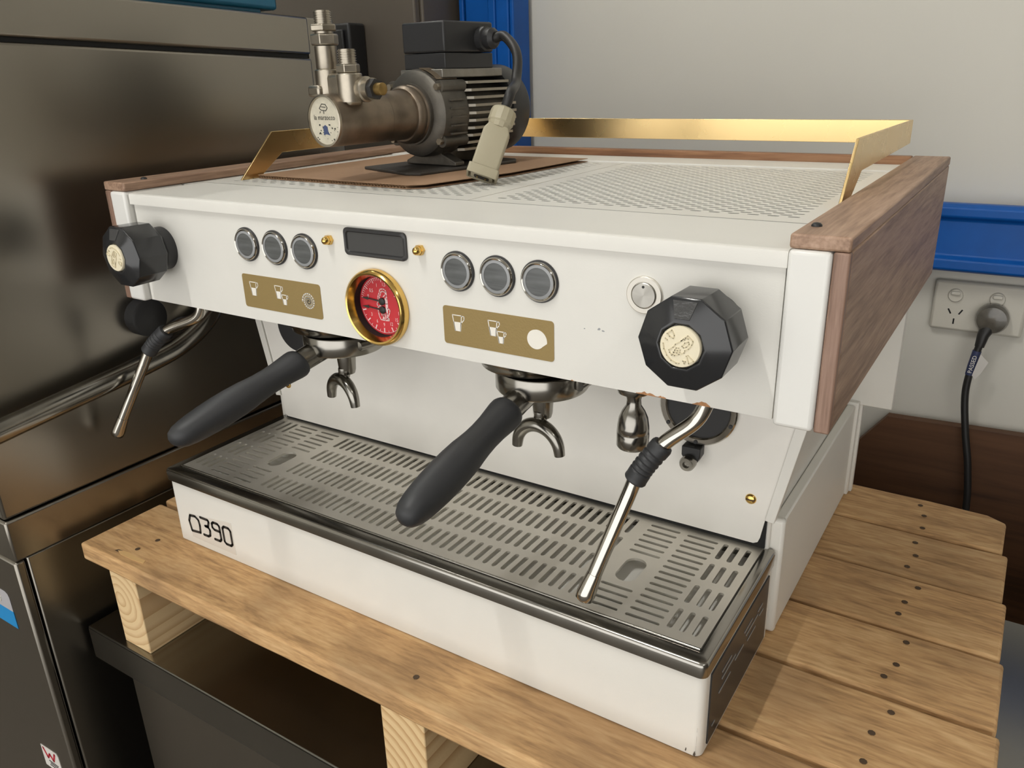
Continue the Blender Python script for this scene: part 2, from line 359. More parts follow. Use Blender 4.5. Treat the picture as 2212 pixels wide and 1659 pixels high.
# ================================================================== BACKGROUND THINGS
# blue racking upright and beam
t = thing('racking_upright', 'blue steel racking upright against the wall behind the pump', 'racking post', (-0.09, 0.745, FL))
mk('front_face', MB().box(-0.126, -0.041, 0.738, 0.744, FL, 1.2), M['blue'], t, bevel=0.002)
mk('flange', MB().box(-0.137, -0.128, 0.735, 0.79, FL, 1.2), M['blue'], t, bevel=0.002)
mk('flange', MB().box(-0.041, -0.033, 0.741, 0.79, FL, 1.2), M['blue'], t, bevel=0.002)
mk('ridge', MB().box(-0.078, -0.064, 0.733, 0.739, FL, 1.2), M['blue'], t, bevel=0.002)
t = thing('racking_beam', 'blue steel racking beam with scuffed paint above the power outlet', 'racking beam', (0.8, 0.76, -0.06))
pf = [(0.795, 0.0225), (0.757, 0.0265), (0.748, 0.022), (0.748, 0.010), (0.756, 0.005), (0.756, -0.042), (0.747, -0.047), (0.747, -0.060), (0.755, -0.064), (0.795, -0.064)]
mk('beam_profile', MB().prism(pf, 'x', -0.03, 1.9), M['blue'], t, bevel=0.0022, bm_angle=20)
# power outlet
t = thing('power_outlet', 'white double power outlet on the wall below the blue beam', 'outlet', (0.687, YW, -0.119))
OY = 0.788
mk('face_plate', MB().box(0.631, 0.745, OY, YW, -0.155, -0.084), M['outlet'], t, bevel=0.004)
for sx in (0.6585, 0.7095):
    r = mk('rocker_switch', MB().lathe([(0.0095, 0), (0.0095, 0.002), (0.0085, 0.0035)], (sx, OY, -0.1035), (0, -1, 0), 20), M['outlet'], t, org=(sx, OY, -0.1035), smooth=40)
    mk('rocker_tab', MB().box(sx-0.006, sx+0.006, OY-0.007, OY-0.003, -0.1025, -0.097), M['outlet'], r, bevel=0.0015)
for dx, dz, a in ((-0.007, 0.004, 30), (0.007, 0.004, -30), (0, -0.010, 0)):
    c, s_ = math.cos(math.radians(a)), math.sin(math.radians(a))
    q = [(0.661 + dx + c*u - s_*v, -0.131 + dz + s_*u + c*v) for u, v in ((-0.001, -0.004), (0.001, -0.004), (0.001, 0.004), (-0.001, 0.004))]
    mk('socket_slot', MB().prism(q, 'y', OY - 0.0003, OY + 0.001), M['dark'], t)
# plug and cord
t = thing('power_plug', 'smoky grey round plug with black cord in the right socket', 'plug', (0.7075, OY, -0.128))
mk('plug_body', MB().lathe([(0.0195, 0), (0.0205, 0.004), (0.0205, 0.016), (0.018, 0.022), (0.010, 0.024)], (0.7075, OY-0.0005, -0.128), (0, -1, 0), 28), M['plug'], t, smooth=35)
mk('cord_relief', MB().tube([(0.705, 0.772, -0.140), (0.701, 0.766, -0.150), (0.699, 0.764, -0.166)], [0.009, 0.0075, 0.006], 14), M['cord'], t, smooth=50)
cp = bez([(0.699, 0.764, -0.163), (0.6945, 0.762, -0.195), (0.693, 0.76, -0.236), (0.702, 0.755, -0.29), (0.714, 0.75, -0.345), (0.722, 0.745, -0.42), (0.724, 0.74, -0.6), (0.72, 0.70, FL + 0.02), (0.9, 0.60, FL + 0.006)])
mk('cord', MB().tube(cp, 0.0049, 12), M['cord'], t, smooth=60)
mk('cord_tag', MB().tube([(0.6975, 0.7635, -0.172), (0.6945, 0.762, -0.195), (0.6935, 0.7615, -0.207)], 0.0056, 14), M['tagblue'], t, smooth=50, label='navy printed tag wrapped on the cord')
ang = math.radians(80)
pmt = lambda a, b, h: (0.6965 + b*0.0 + a*0.95 - (b)*(-0.18), 0.7555 - h + a*0.3, -0.190 + b)
mk('tag_flag', MB().flat([(0.0035, 0.016), (0.017, 0.004), (0.0135, -0.012), (0.009, -0.022), (0.0035, -0.016)], pmt, 0.0006), M['tag'], t, label='torn white test tag')
pmx = lambda a, b, h: (0.6952 - b*0.95 - a*(-0.12), 0.7558 - h, -0.190 + a)
mk('tag_print', MB().text('PASSED', 0.0078, pmx, 0, 0), M['ink'], t)
# brown board
bd = mk('backing_board', MB().prism([(0.560, FL), (0.560, -0.345), (0.5975, -0.2935), (1.6, -0.262), (1.6, FL)], 'y', 0.769, 0.785), M['board'], org=(1.0, 0.777, FL))
tag(bd, 'dark brown board standing against the wall behind the pallet', 'board')

# ---------------- stainless bench
t = thing('steel_bench', 'dark stainless steel bench carrying the wooden pallet', 'bench', (0.55, 0.16, FL))
BZ = -0.3645
mk('bench_top', MB().box(-0.0835, 1.25, -0.101, 0.425, BZ-0.003, BZ), M['bench'], t, bevel=0.0012)
mk('front_lip', MB().box(-0.0835, 1.25, -0.101, -0.099, BZ-0.042, BZ-0.003), M['bench'], t)
mk('side_lip', MB().box(-0.0835, -0.0815, -0.099, 0.425, BZ-0.042, BZ-0.003), M['bench'], t)
mk('box_body', MB().box(-0.022, 1.2, -0.0975, 0.42, FL + 0.08, BZ-0.003), M['steel_dark'], t, bevel=0.002)
for lx in (0.02, 1.15):
    for ly in (-0.06, 0.38):
        mk('foot', MB().lathe([(0.02, 0), (0.02, 0.08)], (lx, ly, FL), n=16), M['steel_dark'], t, smooth=40)

# ---------------- dishwasher
XD = -0.09
t = thing('hood_dishwasher', 'tall stainless steel hood dishwasher beside the espresso machine', 'dishwasher', (-0.39, 0.1, FL))
def dwbox(y0, y1, zb0, zb1, zt0, zt1, xo=XD, xi=-0.70):
    """block whose bottom / top edges run from the front (0) to the back (1) height"""
    return MB().add([(xi,y0,zb0),(xo,y0,zb0),(xo,y1,zb1),(xi,y1,zb1),(xi,y0,zt0),(xo,y0,zt0),(xo,y1,zt1),(xi,y1,zt1)],
                    [(0,3,2,1),(4,5,6,7),(0,1,5,4),(1,2,6,5),(2,3,7,6),(3,0,4,7)])
mk('hood', dwbox(-0.15, 0.343, -0.2065, -0.2065, 0.2465, 0.2275), M['steel_dark'], t, bevel=0.003)
mk('hood_cap', dwbox(-0.15, 0.343, 0.251, 0.232, 0.2935, 0.2765), M['steel_dark'], t, bevel=0.003)
mk('seam_core', dwbox(-0.146, 0.340, 0.246, 0.227, 0.252, 0.233, xo=XD-0.004), M['dark'], t)
mk('hood_lip', MB().box(-0.70, XD+0.001, -0.151, 0.343, -0.2555, -0.2085), M['steel_dark'], t, bevel=0.0025)
mk('base_cabinet', MB().box(-0.695, XD-0.002, -0.1385, 0.34, FL + 0.1, -0.256), M['steel_dark'], t, bevel=0.002)
mk('front_door', MB().box(-0.69, XD-0.003, -0.151, -0.140, FL + 0.1, -0.2575), M['steel_dark'], t, bevel=0.003)
mk('back_column', MB().box(-0.30, XD-0.012, 0.3505, 0.40, FL + 0.1, 0.277), M['steel_dark'], t, bevel=0.002)
mk('column_gap', MB().box(-0.30, XD-0.02, 0.342, 0.352, FL + 0.1, 0.27), M['dark'], t)
for fx in (-0.65, -0.14):
    for fy in (-0.1, 0.3): mk('foot', MB().lathe([(0.025, 0), (0.025, 0.1)], (fx, fy, FL), n=14), M['steel_dark'], t, smooth=40)
hb = bez([(-0.066, -0.62, -0.158), (-0.066, -0.128, -0.103), (-0.066, 0.02, -0.0865), (-0.066, 0.075, -0.074), (-0.069, 0.115, -0.052), (-0.083, 0.135, -0.032), (-0.088, 0.14, -0.026)])
mk('handle_bar', MB().tube(hb, 0.0115, 18), M['chrome_dark'], t, smooth=60)
mk('pivot_hub', MB().lathe([(0.021, -0.001), (0.021, 0.016), (0.018, 0.018)], (XD, 0.040, -0.040), (1, 0, 0), 28), M['blackp'], t, smooth=40)
ring = [[(XD + 0.002 + 0.0035*math.cos(b), 0.0845 + (0.0175 + 0.0035*math.sin(b))*math.cos(a), -0.0735 + (0.0175 + 0.0035*math.sin(b))*math.sin(a)) for b in [2*math.pi*j/8 for j in range(8)]] for a in [2*math.pi*i/28 for i in range(28)]]
mk('ring_bracket', MB().loft(ring, closed=True), M['blackp'], t, smooth=60)
# stickers on the dishwasher front
fy = -0.1512
pmf = lambda a, b, h: (a, fy - h, b)
st = mk('sticker', MB().flat([(-0.19, -0.3305), (-0.19, -0.306), (-0.136, -0.306), (-0.131, -0.3085), (-0.129, -0.313), (-0.129, -0.3305)], pmf), M['stgrey'], t, label='grey and blue sticker')
mk('blue_band', MB().flat([(-0.19, -0.353), (-0.19, -0.3305), (-0.129, -0.3305), (-0.129, -0.353)], pmf), M['stblue'], st)
circ = [[(-0.1555 + 0.0065*math.cos(k*math.pi/8), -0.3185 + 0.0065*math.sin(k*math.pi/8)) for k in range(17)]]
pmf2 = lambda a, b, h: (a, fy - 0.0004 - h, b)
mk('sticker_print', MB().strokes(circ, 0.0016, pmf2).text('D', 0.010, pmf2, -0.1555, -0.3185), M['ink'], st)
st = mk('sticker', MB().prism(list(reversed([(-0.164, -0.5345), (-0.130, -0.5325), (-0.1265, -0.537), (-0.1255, -0.565), (-0.164, -0.566)])), 'y', fy - 0.0003, fy + 0.0002), M['tag'], t, label='white sticker with a red W mark')
mk('sticker_mark', MB().strokes([[(-0.159, -0.537), (-0.152, -0.549), (-0.146, -0.541), (-0.140, -0.549), (-0.134, -0.536)]], 0.0032, pmf2), M['stred'], st)
mk('sticker_print', MB().strokes([[(-0.152, -0.5535), (-0.132, -0.5535)], [(-0.150, -0.5565), (-0.132, -0.5565)], [(-0.152, -0.560), (-0.131, -0.560)]], 0.0012, pmf2, dots=False), M['inkb'], st)
# teal crate on top, black box behind
t = thing('plastic_crate', 'teal plastic crate lying on top of the dishwasher', 'crate', (-0.27, 0.10, 0.285))
mk('crate_body', MB().add([(-0.42, -0.1, 0.297), (-0.105, -0.1, 0.297), (-0.105, 0.309, 0.2835), (-0.42, 0.309, 0.2835), (-0.42, -0.1, 0.46), (-0.105, -0.1, 0.46), (-0.105, 0.309, 0.45), (-0.42, 0.309, 0.45)],
                          [(0,3,2,1),(4,5,6,7),(0,1,5,4),(1,2,6,5),(2,3,7,6),(3,0,4,7)]), M['teal'], t, bevel=0.004)
mk('crate_foot', MB().add([(-0.41, -0.09, 0.2925), (-0.112, -0.09, 0.2925), (-0.112, 0.288, 0.2795), (-0.41, 0.288, 0.2795), (-0.41, -0.09, 0.299), (-0.112, -0.09, 0.299), (-0.112, 0.288, 0.286), (-0.41, 0.288, 0.286)],
                          [(0,3,2,1),(4,5,6,7),(0,1,5,4),(1,2,6,5),(2,3,7,6),(3,0,4,7)]), M['teal'], t, bevel=0.002)
t = thing('shade_block', 'tall dark added block for the wall shade behind the dishwasher left of the blue post', 'shade block', (-0.52, 0.70, FL))  # added block, its dark colour stands in for shade on the wall
mk('box_body', MB().box(-0.92, -0.150, 0.655, 0.795, FL + 0.06, 0.95), M['taupe'], t, bevel=0.003)
mk('shade_block_base', MB().box(-0.90, -0.17, 0.675, 0.79, FL, FL + 0.06), M['dark'], t)
mk('shade_block_front', MB().box(-0.915, -0.155, 0.640, 0.6545, FL + 0.08, 0.94), M['taupe'], t, bevel=0.003)
t = thing('control_box', 'black electrical box on the dark shade block behind the brass pump fittings', 'box', (-0.30, 0.62, 0.19))
mk('box_shell', MB().box(-0.40, -0.262, 0.60, 0.6395, 0.150, 0.287), M['blackp'], t, bevel=0.004)
mk('box_cover', MB().box(-0.39, -0.272, 0.594, 0.5995, 0.160, 0.277), M['blackp'], t, bevel=0.002)
# stored boxes far behind the dishwasher, seen under the brass rail
# ================================================================== PALLET
PZ = -0.2532
t = thing('wooden_pallet', 'weathered wooden pallet under the espresso machine', 'pallet', (0.35, 0.17, BZ))
edges = [(-0.0955, 0.0030, -0.0655, 0.7825, 0.0), (0.0085, 0.0960, -0.066, 0.7780, 0.0004), (0.1030, 0.1865, -0.067, 0.7755, -0.0003), (0.1900, 0.2740, -0.066, 0.7725, 0.0006), (0.2775, 0.3620, -0.067, 0.7690, 0.0), (0.3655, 0.4430, -0.066, 0.7640, 0.0005)]
for i, (y0, y1, xa, xb, dz) in enumerate(edges):
    n = 22
    fr, bk = [], []
    for k in range(n + 1):
        x = xa + (xb - xa)*k/n
        fr.append((x, y0 + random.uniform(-0.0006, 0.0006))); bk.append((x, y1 + random.uniform(-0.0006, 0.0006)))
    if i == 5: bk[-1] = (xb, y1 - 0.0135); bk[-2] = (xb - 0.018, y1 - 0.003)
    zt = PZ + dz
    mk('plank', MB().prism(fr + bk[::-1], 'z', zt - 0.0203, zt), M['pallet'], t, org=((xa+xb)/2, (y0+y1)/2, zt - 0.01), bevel=0.0026, bseg=2)
for x0 in (-0.0235, 0.354, 0.712):
    mk('bearer', MB().box(x0, x0 + 0.045, -0.0935, 0.441, BZ, PZ - 0.0207), M['pined'] if x0 > 0.7 else (M['pine1'] if x0 < 0 else M['pine2']), t, org=(x0 + 0.022, 0.17, BZ + 0.045), bevel=0.0012)
for i, (y0, y1, xa, xb, dz) in enumerate(edges):
    for bx in (0.708, 0.376, 0.0):
        for j in range(3):
            if bx < 0.6 and 0 < i: continue
            x = bx + random.uniform(-0.006, 0.006) - (0.004*i if bx > 0.6 else 0); y = y0 + (y1 - y0)*(0.2 + 0.3*j) + random.uniform(-0.005, 0.005)
            if bx < 0.6 and y > -0.045: continue
            mk('nail_mark', MB().lathe([(0.0028, 0.0004), (0.0022, 0.0006)], (x, y, PZ + dz), n=8), M['nail'], t)
pmz = lambda a, b, h: (a, b, PZ + h)
mk('splinter_patch', MB().flat([(-0.0150, -0.0838), (-0.0087, -0.0812), (-0.0007, -0.0800), (0.0160, -0.0812), (0.0278, -0.0806), (0.0305, -0.0850), (0.0145, -0.0866), (-0.0053, -0.0868)], pmz, 0.0005), M['splinter'], t)
mk('nail_mark', MB().flat([(-0.0185, -0.0850), (-0.0165, -0.0820), (-0.0100, -0.0812), (-0.0120, -0.0850)], pmz, 0.0004), M['nail'], t)

# ================================================================== ESPRESSO MACHINE
EM = thing('espresso_machine', 'white two group espresso machine with walnut sides and brass trim on the pallet', 'coffee machine', (0.31, 0.2, PZ + 0.0005))
def em(name, mb, mat, **k): return mk(name, mb, mat, EM, **k)
BB = PZ + 0.0008
# --- tray body, rim, basin, grate
X0, X1, YF, YB = 0.0190, 0.6025, -0.0340, 0.1270
em('drip_tray_body', MB().loft([rrect(X0+0.0012, X1-0.0012, YF+0.001, YB, 0.006, BB), rrect(X0+0.0012, X1-0.0012, YF+0.001, YB, 0.006, -0.1815)]), M['white'], smooth=40)
em('drip_tray_rim', MB().loft([rrect(X0, X1, YF-0.002, YB+0.001, 0.006, -0.1815), rrect(X0-0.0003, X1+0.0003, YF-0.0023, YB+0.001, 0.0063, -0.1725), rrect(X0+0.0006, X1-0.0006, YF-0.0014, YB+0.001, 0.0058, -0.1702),
                                rrect(X0+0.002, X1-0.002, YF, YB+0.001, 0.005, -0.1695), rrect(0.0300, 0.5938, -0.0240, 0.1226, 0.0015, -0.1698), rrect(0.0303, 0.5935, -0.0237, 0.1226, 0.0015, -0.1775)], caps=(False, False)), M['rim'], smooth=50)
em('tray_basin', MB().loft([rrect(0.0303, 0.5935, -0.0237, 0.1226, 0.0015, -0.1775), rrect(0.031, 0.593, -0.0230, 0.122, 0.004, -0.2080)], caps=(False, True)), M['basin'], smooth=40)
em('basin_rib', MB().box(0.06, 0.56, 0.044, 0.047, -0.208, -0.190), M['basin']); em('basin_rib', MB().box(0.06, 0.56, 0.004, 0.007, -0.208, -0.188), M['basin'])
g = MB(); GZ, GD = -0.1688, 0.0022
gx0, gx1, gy0, gy1 = 0.0312, 0.5926, -0.0228, 0.1222
def mirror(x0, x1): return 0.6237 - x1, 0.6237 - x0
ye = [-0.0156 + 0.0334*i for i in range(5)]
N = 40; cx0, cx1 = 0.13465, 0.48905
for i in range(N):
    a = cx0 + (cx1 - cx0)*i/N; b = cx0 + (cx1 - cx0)*(i+1)/N
    for j in range(4): g.cell(a, b, ye[j], ye[j+1], (a+b)/2, (ye[j]+ye[j+1])/2, 0.0126, 0.0021, 'y', GZ, GD)
g.rect(cx0, cx1, gy0, ye[0], GZ).rect(cx0, cx1, ye[4], gy1, GZ)
for side in (0, 1):
    mm = (lambda a, b: (a, b)) if side else mirror
    xe = [-0.0166 + 0.0088*i for i in range(16)]
    a, b = mm(0.5285, 0.5603)
    for i in range(15): g.cell(a, b, xe[i], xe[i+1], (a+b)/2 + (0.0006 if side else -0.0006), (xe[i]+xe[i+1])/2, 0.0134, 0.0017, 'x', GZ, GD)
    g.rect(a, b, gy0, xe[0], GZ).rect(a, b, xe[15], gy1, GZ)
    a, b = mm(0.4952, 0.5285)
    for i in list(range(4)) + list(range(9, 15)): g.cell(a, b, xe[i], xe[i+1], (a+b)/2, (xe[i]+xe[i+1])/2, 0.0134, 0.0017, 'x', GZ, GD)
    g.cell(a, b, xe[4], xe[9], (a+b)/2, (xe[4]+xe[9])/2, 0.0172, 0.0088, 'y', GZ, GD, k=6)
    g.rect(a, b, gy0, xe[0], GZ).rect(a, b, xe[15], gy1, GZ)
    for c in range(3):
        a, b = mm(0.5603 + 0.0095*c, 0.5698 + 0.0095*c)
        for j in range(4): g.cell(a, b, ye[j], ye[j+1], (a+b)/2, (ye[j]+ye[j+1])/2, 0.0126, 0.0021, 'y', GZ, GD)
        g.rect(a, b, gy0, ye[0], GZ).rect(a, b, ye[4], gy1, GZ)
    a, b = mm(0.48905, 0.4952); g.rect(a, b, gy0, gy1, GZ)
    a, b = mm(0.5888, gx1 if side else 0.6237 - gx0); g.rect(a, b, gy0, gy1, GZ)
g.add([(gx0, gy0, GZ), (gx1, gy0, GZ), (gx1, gy0, GZ-0.008), (gx0, gy0, GZ-0.008)], [(0, 1, 2, 3)])
g.add([(gx1, gy0, GZ), (gx1, gy1, GZ), (gx1, gy1, GZ-0.008), (gx1, gy0, GZ-0.008)], [(0, 1, 2, 3)])
g.add([(gx0, gy0, GZ), (gx0, gy1, GZ), (gx0, gy1, GZ-0.008), (gx0, gy0, GZ-0.008)], [(0, 1, 2, 3)])
em('drip_grate', g, M['steel'], label='slotted stainless steel drip grate')
em('grate_front_edge', MB().tube([(gx0, gy0+0.0005, GZ-0.0004), (gx1, gy0+0.0005, GZ-0.0004)], 0.0011, 10), M['rim'], smooth=60)
# --- sticker with unit mark, dark plate on the tray side
FY = YF + 0.001
pmy = lambda a, b, h: (a, FY - h, b)
stk = em('unit_sticker', MB().flat([(0.0435, -0.2445), (0.0435, -0.2165), (0.112, -0.2085), (0.112, -0.2455)], pmy, 0.0002), M['film'], label='clear sticker with a black cup mark and the digits 390')
pmy2 = lambda a, b, h: (a, FY - 0.0003 - h, b)
dg = [[(0.0445, -0.2370), (0.0425, -0.2255), (0.0455, -0.2185), (0.0535, -0.2175), (0.0585, -0.2205), (0.0595, -0.2265), (0.0585, -0.2355), (0.0445, -0.2370)],
      [(0.0625, -0.2160), (0.0745, -0.2160), (0.0755, -0.2180), (0.0735, -0.2235), (0.0685, -0.2245), (0.0735, -0.2250), (0.0755, -0.2275), (0.0745, -0.2340), (0.0710, -0.2360), (0.0640, -0.2360)],
      [(0.0920, -0.2245), (0.0835, -0.2245), (0.0805, -0.2225), (0.0805, -0.2180), (0.0830, -0.2160), (0.0895, -0.2160), (0.0920, -0.2180), (0.0920, -0.2335), (0.0895, -0.2360), (0.0815, -0.2360)],
      [(0.0995, -0.2160), (0.0970, -0.2185), (0.0970, -0.2340), (0.0995, -0.2362), (0.1065, -0.2362), (0.1090, -0.2340), (0.1090, -0.2185), (0.1065, -0.2160), (0.0995, -0.2160)]]
mk('sticker_print', MB().strokes(dg, 0.0029, pmy2, 0.0002), M['inkb'], stk)
pmxr = lambda a, b, h: (X1 - 0.0012 + h, a, b)
sp = em('side_plate', MB().flat([(-0.0225, -0.2475), (0.113, -0.2475), (0.113, -0.186), (-0.0225, -0.186)], pmxr, 0.0012), M['displayf'], label='dark plate with faded white print on the tray side')
pr = MB()
pmxr2 = lambda a, b, h: (X1 + 0.0001 + h, a, b)
for (a, b, l) in [(0.0, -0.200, 0.02), (0.0, -0.206, 0.03), (0.03, -0.211, 0.02), (-0.005, -0.215, 0.025), (0.05, -0.200, 0.02), (0.055, -0.206, 0.03), (0.06, -0.214, 0.02), (0.085, -0.203, 0.012), (-0.016, -0.236, 0.006), (0.09, -0.21, 0.01)]:
    pr.strokes([[(a, b), (a + l, b)]], 0.0014, pmxr2, dots=False)
mk('plate_print', pr, M['lensring'], sp)
for k, (x, z, r) in enumerate([(0.6, -0.238, 0.0016), (0.6005, -0.2465, 0.002), (0.599, -0.249, 0.0012), (0.6008, -0.228, 0.001), (0.597, -0.2505, 0.0013), (0.5905, -0.2495, 0.0008)]):
    q = [(x + r*random.uniform(0.4, 0.9)*math.cos(a), z + r*random.uniform(1.0, 2.6)*math.sin(a)) for a in [2*math.pi*i/9 for i in range(9)]]
    q = [(min(a, X1 - 0.0046), max(b, BB + 0.0003)) for a, b in q]
    em('paint_chip', MB().flat(q, pmy, 0.00025), M['chip'])
# --- base sides, lower body
for s in (0, 1):
    fx = (lambda x: x) if s else (lambda x: 0.6215 - x)
    def sb(a, b, *r): return (min(fx(a), fx(b)), max(fx(a), fx(b))) + r
    em('base_side_panel', MB().box(*sb(0.5965, 0.6055, 0.1365, 0.410, BB, -0.1435)), M['white'], bevel=0.0015)
    em('base_front_column', MB().box(*sb(0.5895, 0.6065, 0.1285, 0.1365, BB, -0.1425)), M['white'], bevel=0.003)
    em('base_rear_flange', MB().box(*sb(0.59, 0.6085, 0.410, 0.420, BB, -0.1405)), M['white'], bevel=0.0015)
    em('side_trim', MB().prism([(fx(0.6085), -0.054), (fx(0.5925), -0.1405), (fx(0.600), -0.1415), (fx(0.6175), -0.054), (fx(0.6195), 0.0), (fx(0.6185), 0.0)], 'y', 0.1185, 0.127), M['white'], bevel=0.0008)
em('lower_body', MB().prism([(0.0252, BB), (0.5963, BB), (0.5963, -0.142), (0.609, 0.0), (0.0125, 0.0), (0.0252, -0.142)], 'y', 0.1245, 0.408), M['white'], bevel=0.002)
em('rear_panel', MB().box(0.03, 0.64, 0.418, 0.432, -0.145, 0.105), M['white'], bevel=0.001)
em('rear_foot_panel', MB().box(0.05, 0.611, 0.4205, 0.4285, BB, -0.145), M['white'], bevel=0.001)
bsp = [(0.0020, 0.0), (0.6195, 0.0), (0.6085, -0.054), (0.5925, -0.1405), (0.5895, -0.1590), (0.5880, -0.1630), (0.5845, -0.1648), (0.0345, -0.1660), (0.0315, -0.1640), (0.0298, -0.1405), (0.0140, -0.054)]
em('backsplash', MB().prism(bsp, 'y', 0.1205, 0.1220), M['bsplash'])
em('backsplash_gap', MB().box(0.0305, 0.5935, 0.1222, 0.1240, -0.1685, -0.140), M['dark'])
for sx in (0.5795, 0.0425):
    sc = em('backsplash_screw', MB().lathe([(0.0046, 0), (0.0042, 0.001), (0.0028, 0.002), (0.0, 0.0023)], (sx, 0.1205, -0.125), (0, -1, 0), 20), M['brass_gloss'], org=(sx, 0.1205, -0.125), smooth=60)
    mk('screw_slot', MB().box(sx - 0.0036, sx + 0.0036, 0.1181, 0.1193, -0.1256, -0.1244), M['nail'], sc)
em('boiler_port_ring', MB().lathe([(0.0325, 0), (0.0325, 0.003), (0.0315, 0.004), (0.0275, 0.004), (0.0265, 0.003), (0.0265, -0.001)], (0.532, 0.1203, -0.0535), (0, -1, 0), 48, caps=(False, False)), M['chrome'], smooth=40)
em('boiler_port', MB().lathe([(0.0266, 0.0), (0.0266, 0.0012), (0.0, 0.0014)], (0.532, 0.1204, -0.0535), (0, -1, 0), 40), M['blackp'], smooth=40, label='black boiler port')
for a in (-90, 215, -20):
    em('port_screw', MB().lathe([(0.0018, 0), (0.0016, 0.001)], (0.532 + 0.0297*math.cos(math.radians(a)), 0.1163, -0.0535 + 0.0297*math.sin(math.radians(a))), (0, -1, 0), 10), M['blackp'])
em('boiler_port', MB().lathe([(0.030, 0), (0.030, 0.012), (0.027, 0.016), (0.0, 0.017)], (0.085, 0.1204, -0.046), (0, -1, 0), 40), M['blackp'], smooth=40, label='black boiler port')
em('drain_bracket', MB().prism([(0.5225, -0.086), (0.5385, -0.086), (0.5385, -0.094), (0.535, -0.101), (0.5265, -0.101), (0.5225, -0.094)], 'y', 0.110, 0.1204), M['blackp'], bevel=0.001)
em('drain_bolt', MB().lathe([(0.0065, 0), (0.0065, 0.006), (0.0055, 0.008), (0.0030, 0.008), (0.0025, 0.005)], (0.5300, 0.1098, -0.0985), (0, -1, 0), 20), M['chrome_dark'], smooth=40)
# --- upper body
em('front_panel', MB(), M['white']) if False else None
fp = MB()
GXC, GZC, GR = 0.3055, 0.0312, 0.0262
def frect(a0, a1, b0, b1): fp.add([(a0, 0, b0), (a1, 0, b0), (a1, 0, b1), (a0, 0, b1)], [(0, 1, 2, 3)])
tmp = MB().cell(GXC-0.03, GXC+0.03, 0.0, 0.0952, GXC, GZC, GR, GR, 'x', 0.0, 0.0015, k=12)
fp.add([(a, -c, b) for a, b, c in tmp.v], tmp.f)
frect(0.0, GXC-0.03, 0.0, 0.0952); frect(GXC+0.03, 0.62, 0.0, 0.0952)
for q in ([(0, 0, 0), (0.62, 0, 0), (0.62, 0.012, 0), (0, 0.012, 0)], [(0.62, 0, 0), (0.62, 0.02, 0), (0.62, 0.02, 0.0952), (0.62, 0, 0.0952)], [(0, 0, 0), (0, 0.02, 0), (0, 0.02, 0.0952), (0, 0, 0.0952)]): fp.add(q, [(0, 1, 2, 3)])
em('front_panel', fp, M['white'])
em('underside_panel', MB().box(0.0005, 0.6195, 0.006, 0.1225, 0.006, 0.010), M['chrome_dark'])
cov = [(-0.0035, 0.0950), (-0.0035, 0.1030), (-0.0030, 0.1044), (-0.0017, 0.1052), (0.0, 0.1054), (0.078, 0.1054), (0.0805, 0.1058), (0.0805, 0.1040), (0.0, 0.1030), (0.0, 0.0950)]
em('top_cover_strip', MB().prism(cov, 'x', -0.0008, 0.6212), M['white'], smooth=35)
# perforated cup tray panels (real slots)
for (px0, px1, fx0, fx1) in ((-0.0008, 0.3384, 0.022, 0.3225), (0.3396, 0.6212, 0.3525, 0.6035)):
    q = MB(); pz = 0.1060
    py0, py1 = 0.0805, 0.380
    nx = int(round((fx1 - fx0)/0.0139)); dx = (fx1 - fx0)/nx; ny = 42; ya, yb = 0.0985, 0.3715; dy = (yb - ya)/ny
    for j in range(ny):
        y0, y1 = ya + dy*j, ya + dy*(j+1)
        off = dx/2 if j % 2 else 0.0
        for i in range(nx - (1 if off else 0)):
            a = fx0 + off + dx*i
            q.cell(a, a + dx, y0, y1, a + dx/2, (y0+y1)/2, 0.0043, 0.0017, 'x', pz, 0.0003, k=2)
        if off: q.rect(fx0, fx0 + off, y0, y1, pz).rect(fx1 - off, fx1, y0, y1, pz)
    q.rect(fx0, fx1, py0, ya, pz).rect(fx0, fx1, yb, py1, pz).rect(px0, fx0, py0, py1, pz).rect(fx1, px1, py0, py1, pz)
    q.add([(px0, py0, pz), (px0, py1, pz), (px0, py1, pz-0.004), (px0, py0, pz-0.004)], [(0, 1, 2, 3)]); q.add([(px1, py0, pz), (px1, py1, pz), (px1, py1, pz-0.004), (px1, py0, pz-0.004)], [(0, 1, 2, 3)])
    em('perforated_cup_tray', q, M['white'])
em('rear_top_strip', MB().box(-0.0008, 0.6212, 0.3805, 0.4355, 0.098, 0.1075), M['white'], bevel=0.0015)
em('inner_chassis', MB().box(0.0, 0.62, 0.022, 0.417, 0.012, 0.094), M['inner'])
# posts, walnut cladding
for s in (0, 1):
    fx = (lambda x: x) if s else (lambda x: 0.62 - x)
    def sb(a, b, *r): return (min(fx(a), fx(b)), max(fx(a), fx(b))) + r
    em('corner_post', MB().box(*sb(0.6218, 0.6455, -0.0075, 0.060, -0.0008, 0.1066)), M['white2'], bevel=0.0028, bseg=3)
    em('side_shell', MB().box(*sb(0.6215, 0.645, 0.0605, 0.430, -0.0002, 0.1064)), M['white'])
    tb = em('walnut_top_board', MB().box(*sb(0.6218, 0.6548, -0.0060, 0.448, 0.1069, 0.1153)), M['walnut'], bevel=0.0015)
    mk('board_screw', MB().lathe([(0.0032, 0), (0.003, 0.001), (0.002, 0.002), (0, 0.0024)], (fx(0.6295), 0.0215, 0.1152), n=16), M['blackp'], tb, smooth=60)
    em('walnut_front_edge', MB().box(*sb(0.6458, 0.6548, -0.0060, 0.0008, -0.0008, 0.1067)), M['walnut_z'], bevel=0.0012)
    em('walnut_side_board', MB().box(*sb(0.6458, 0.6546, 0.0016, 0.448, -0.0008, 0.1067)), M['walnut'], bevel=0.0012)
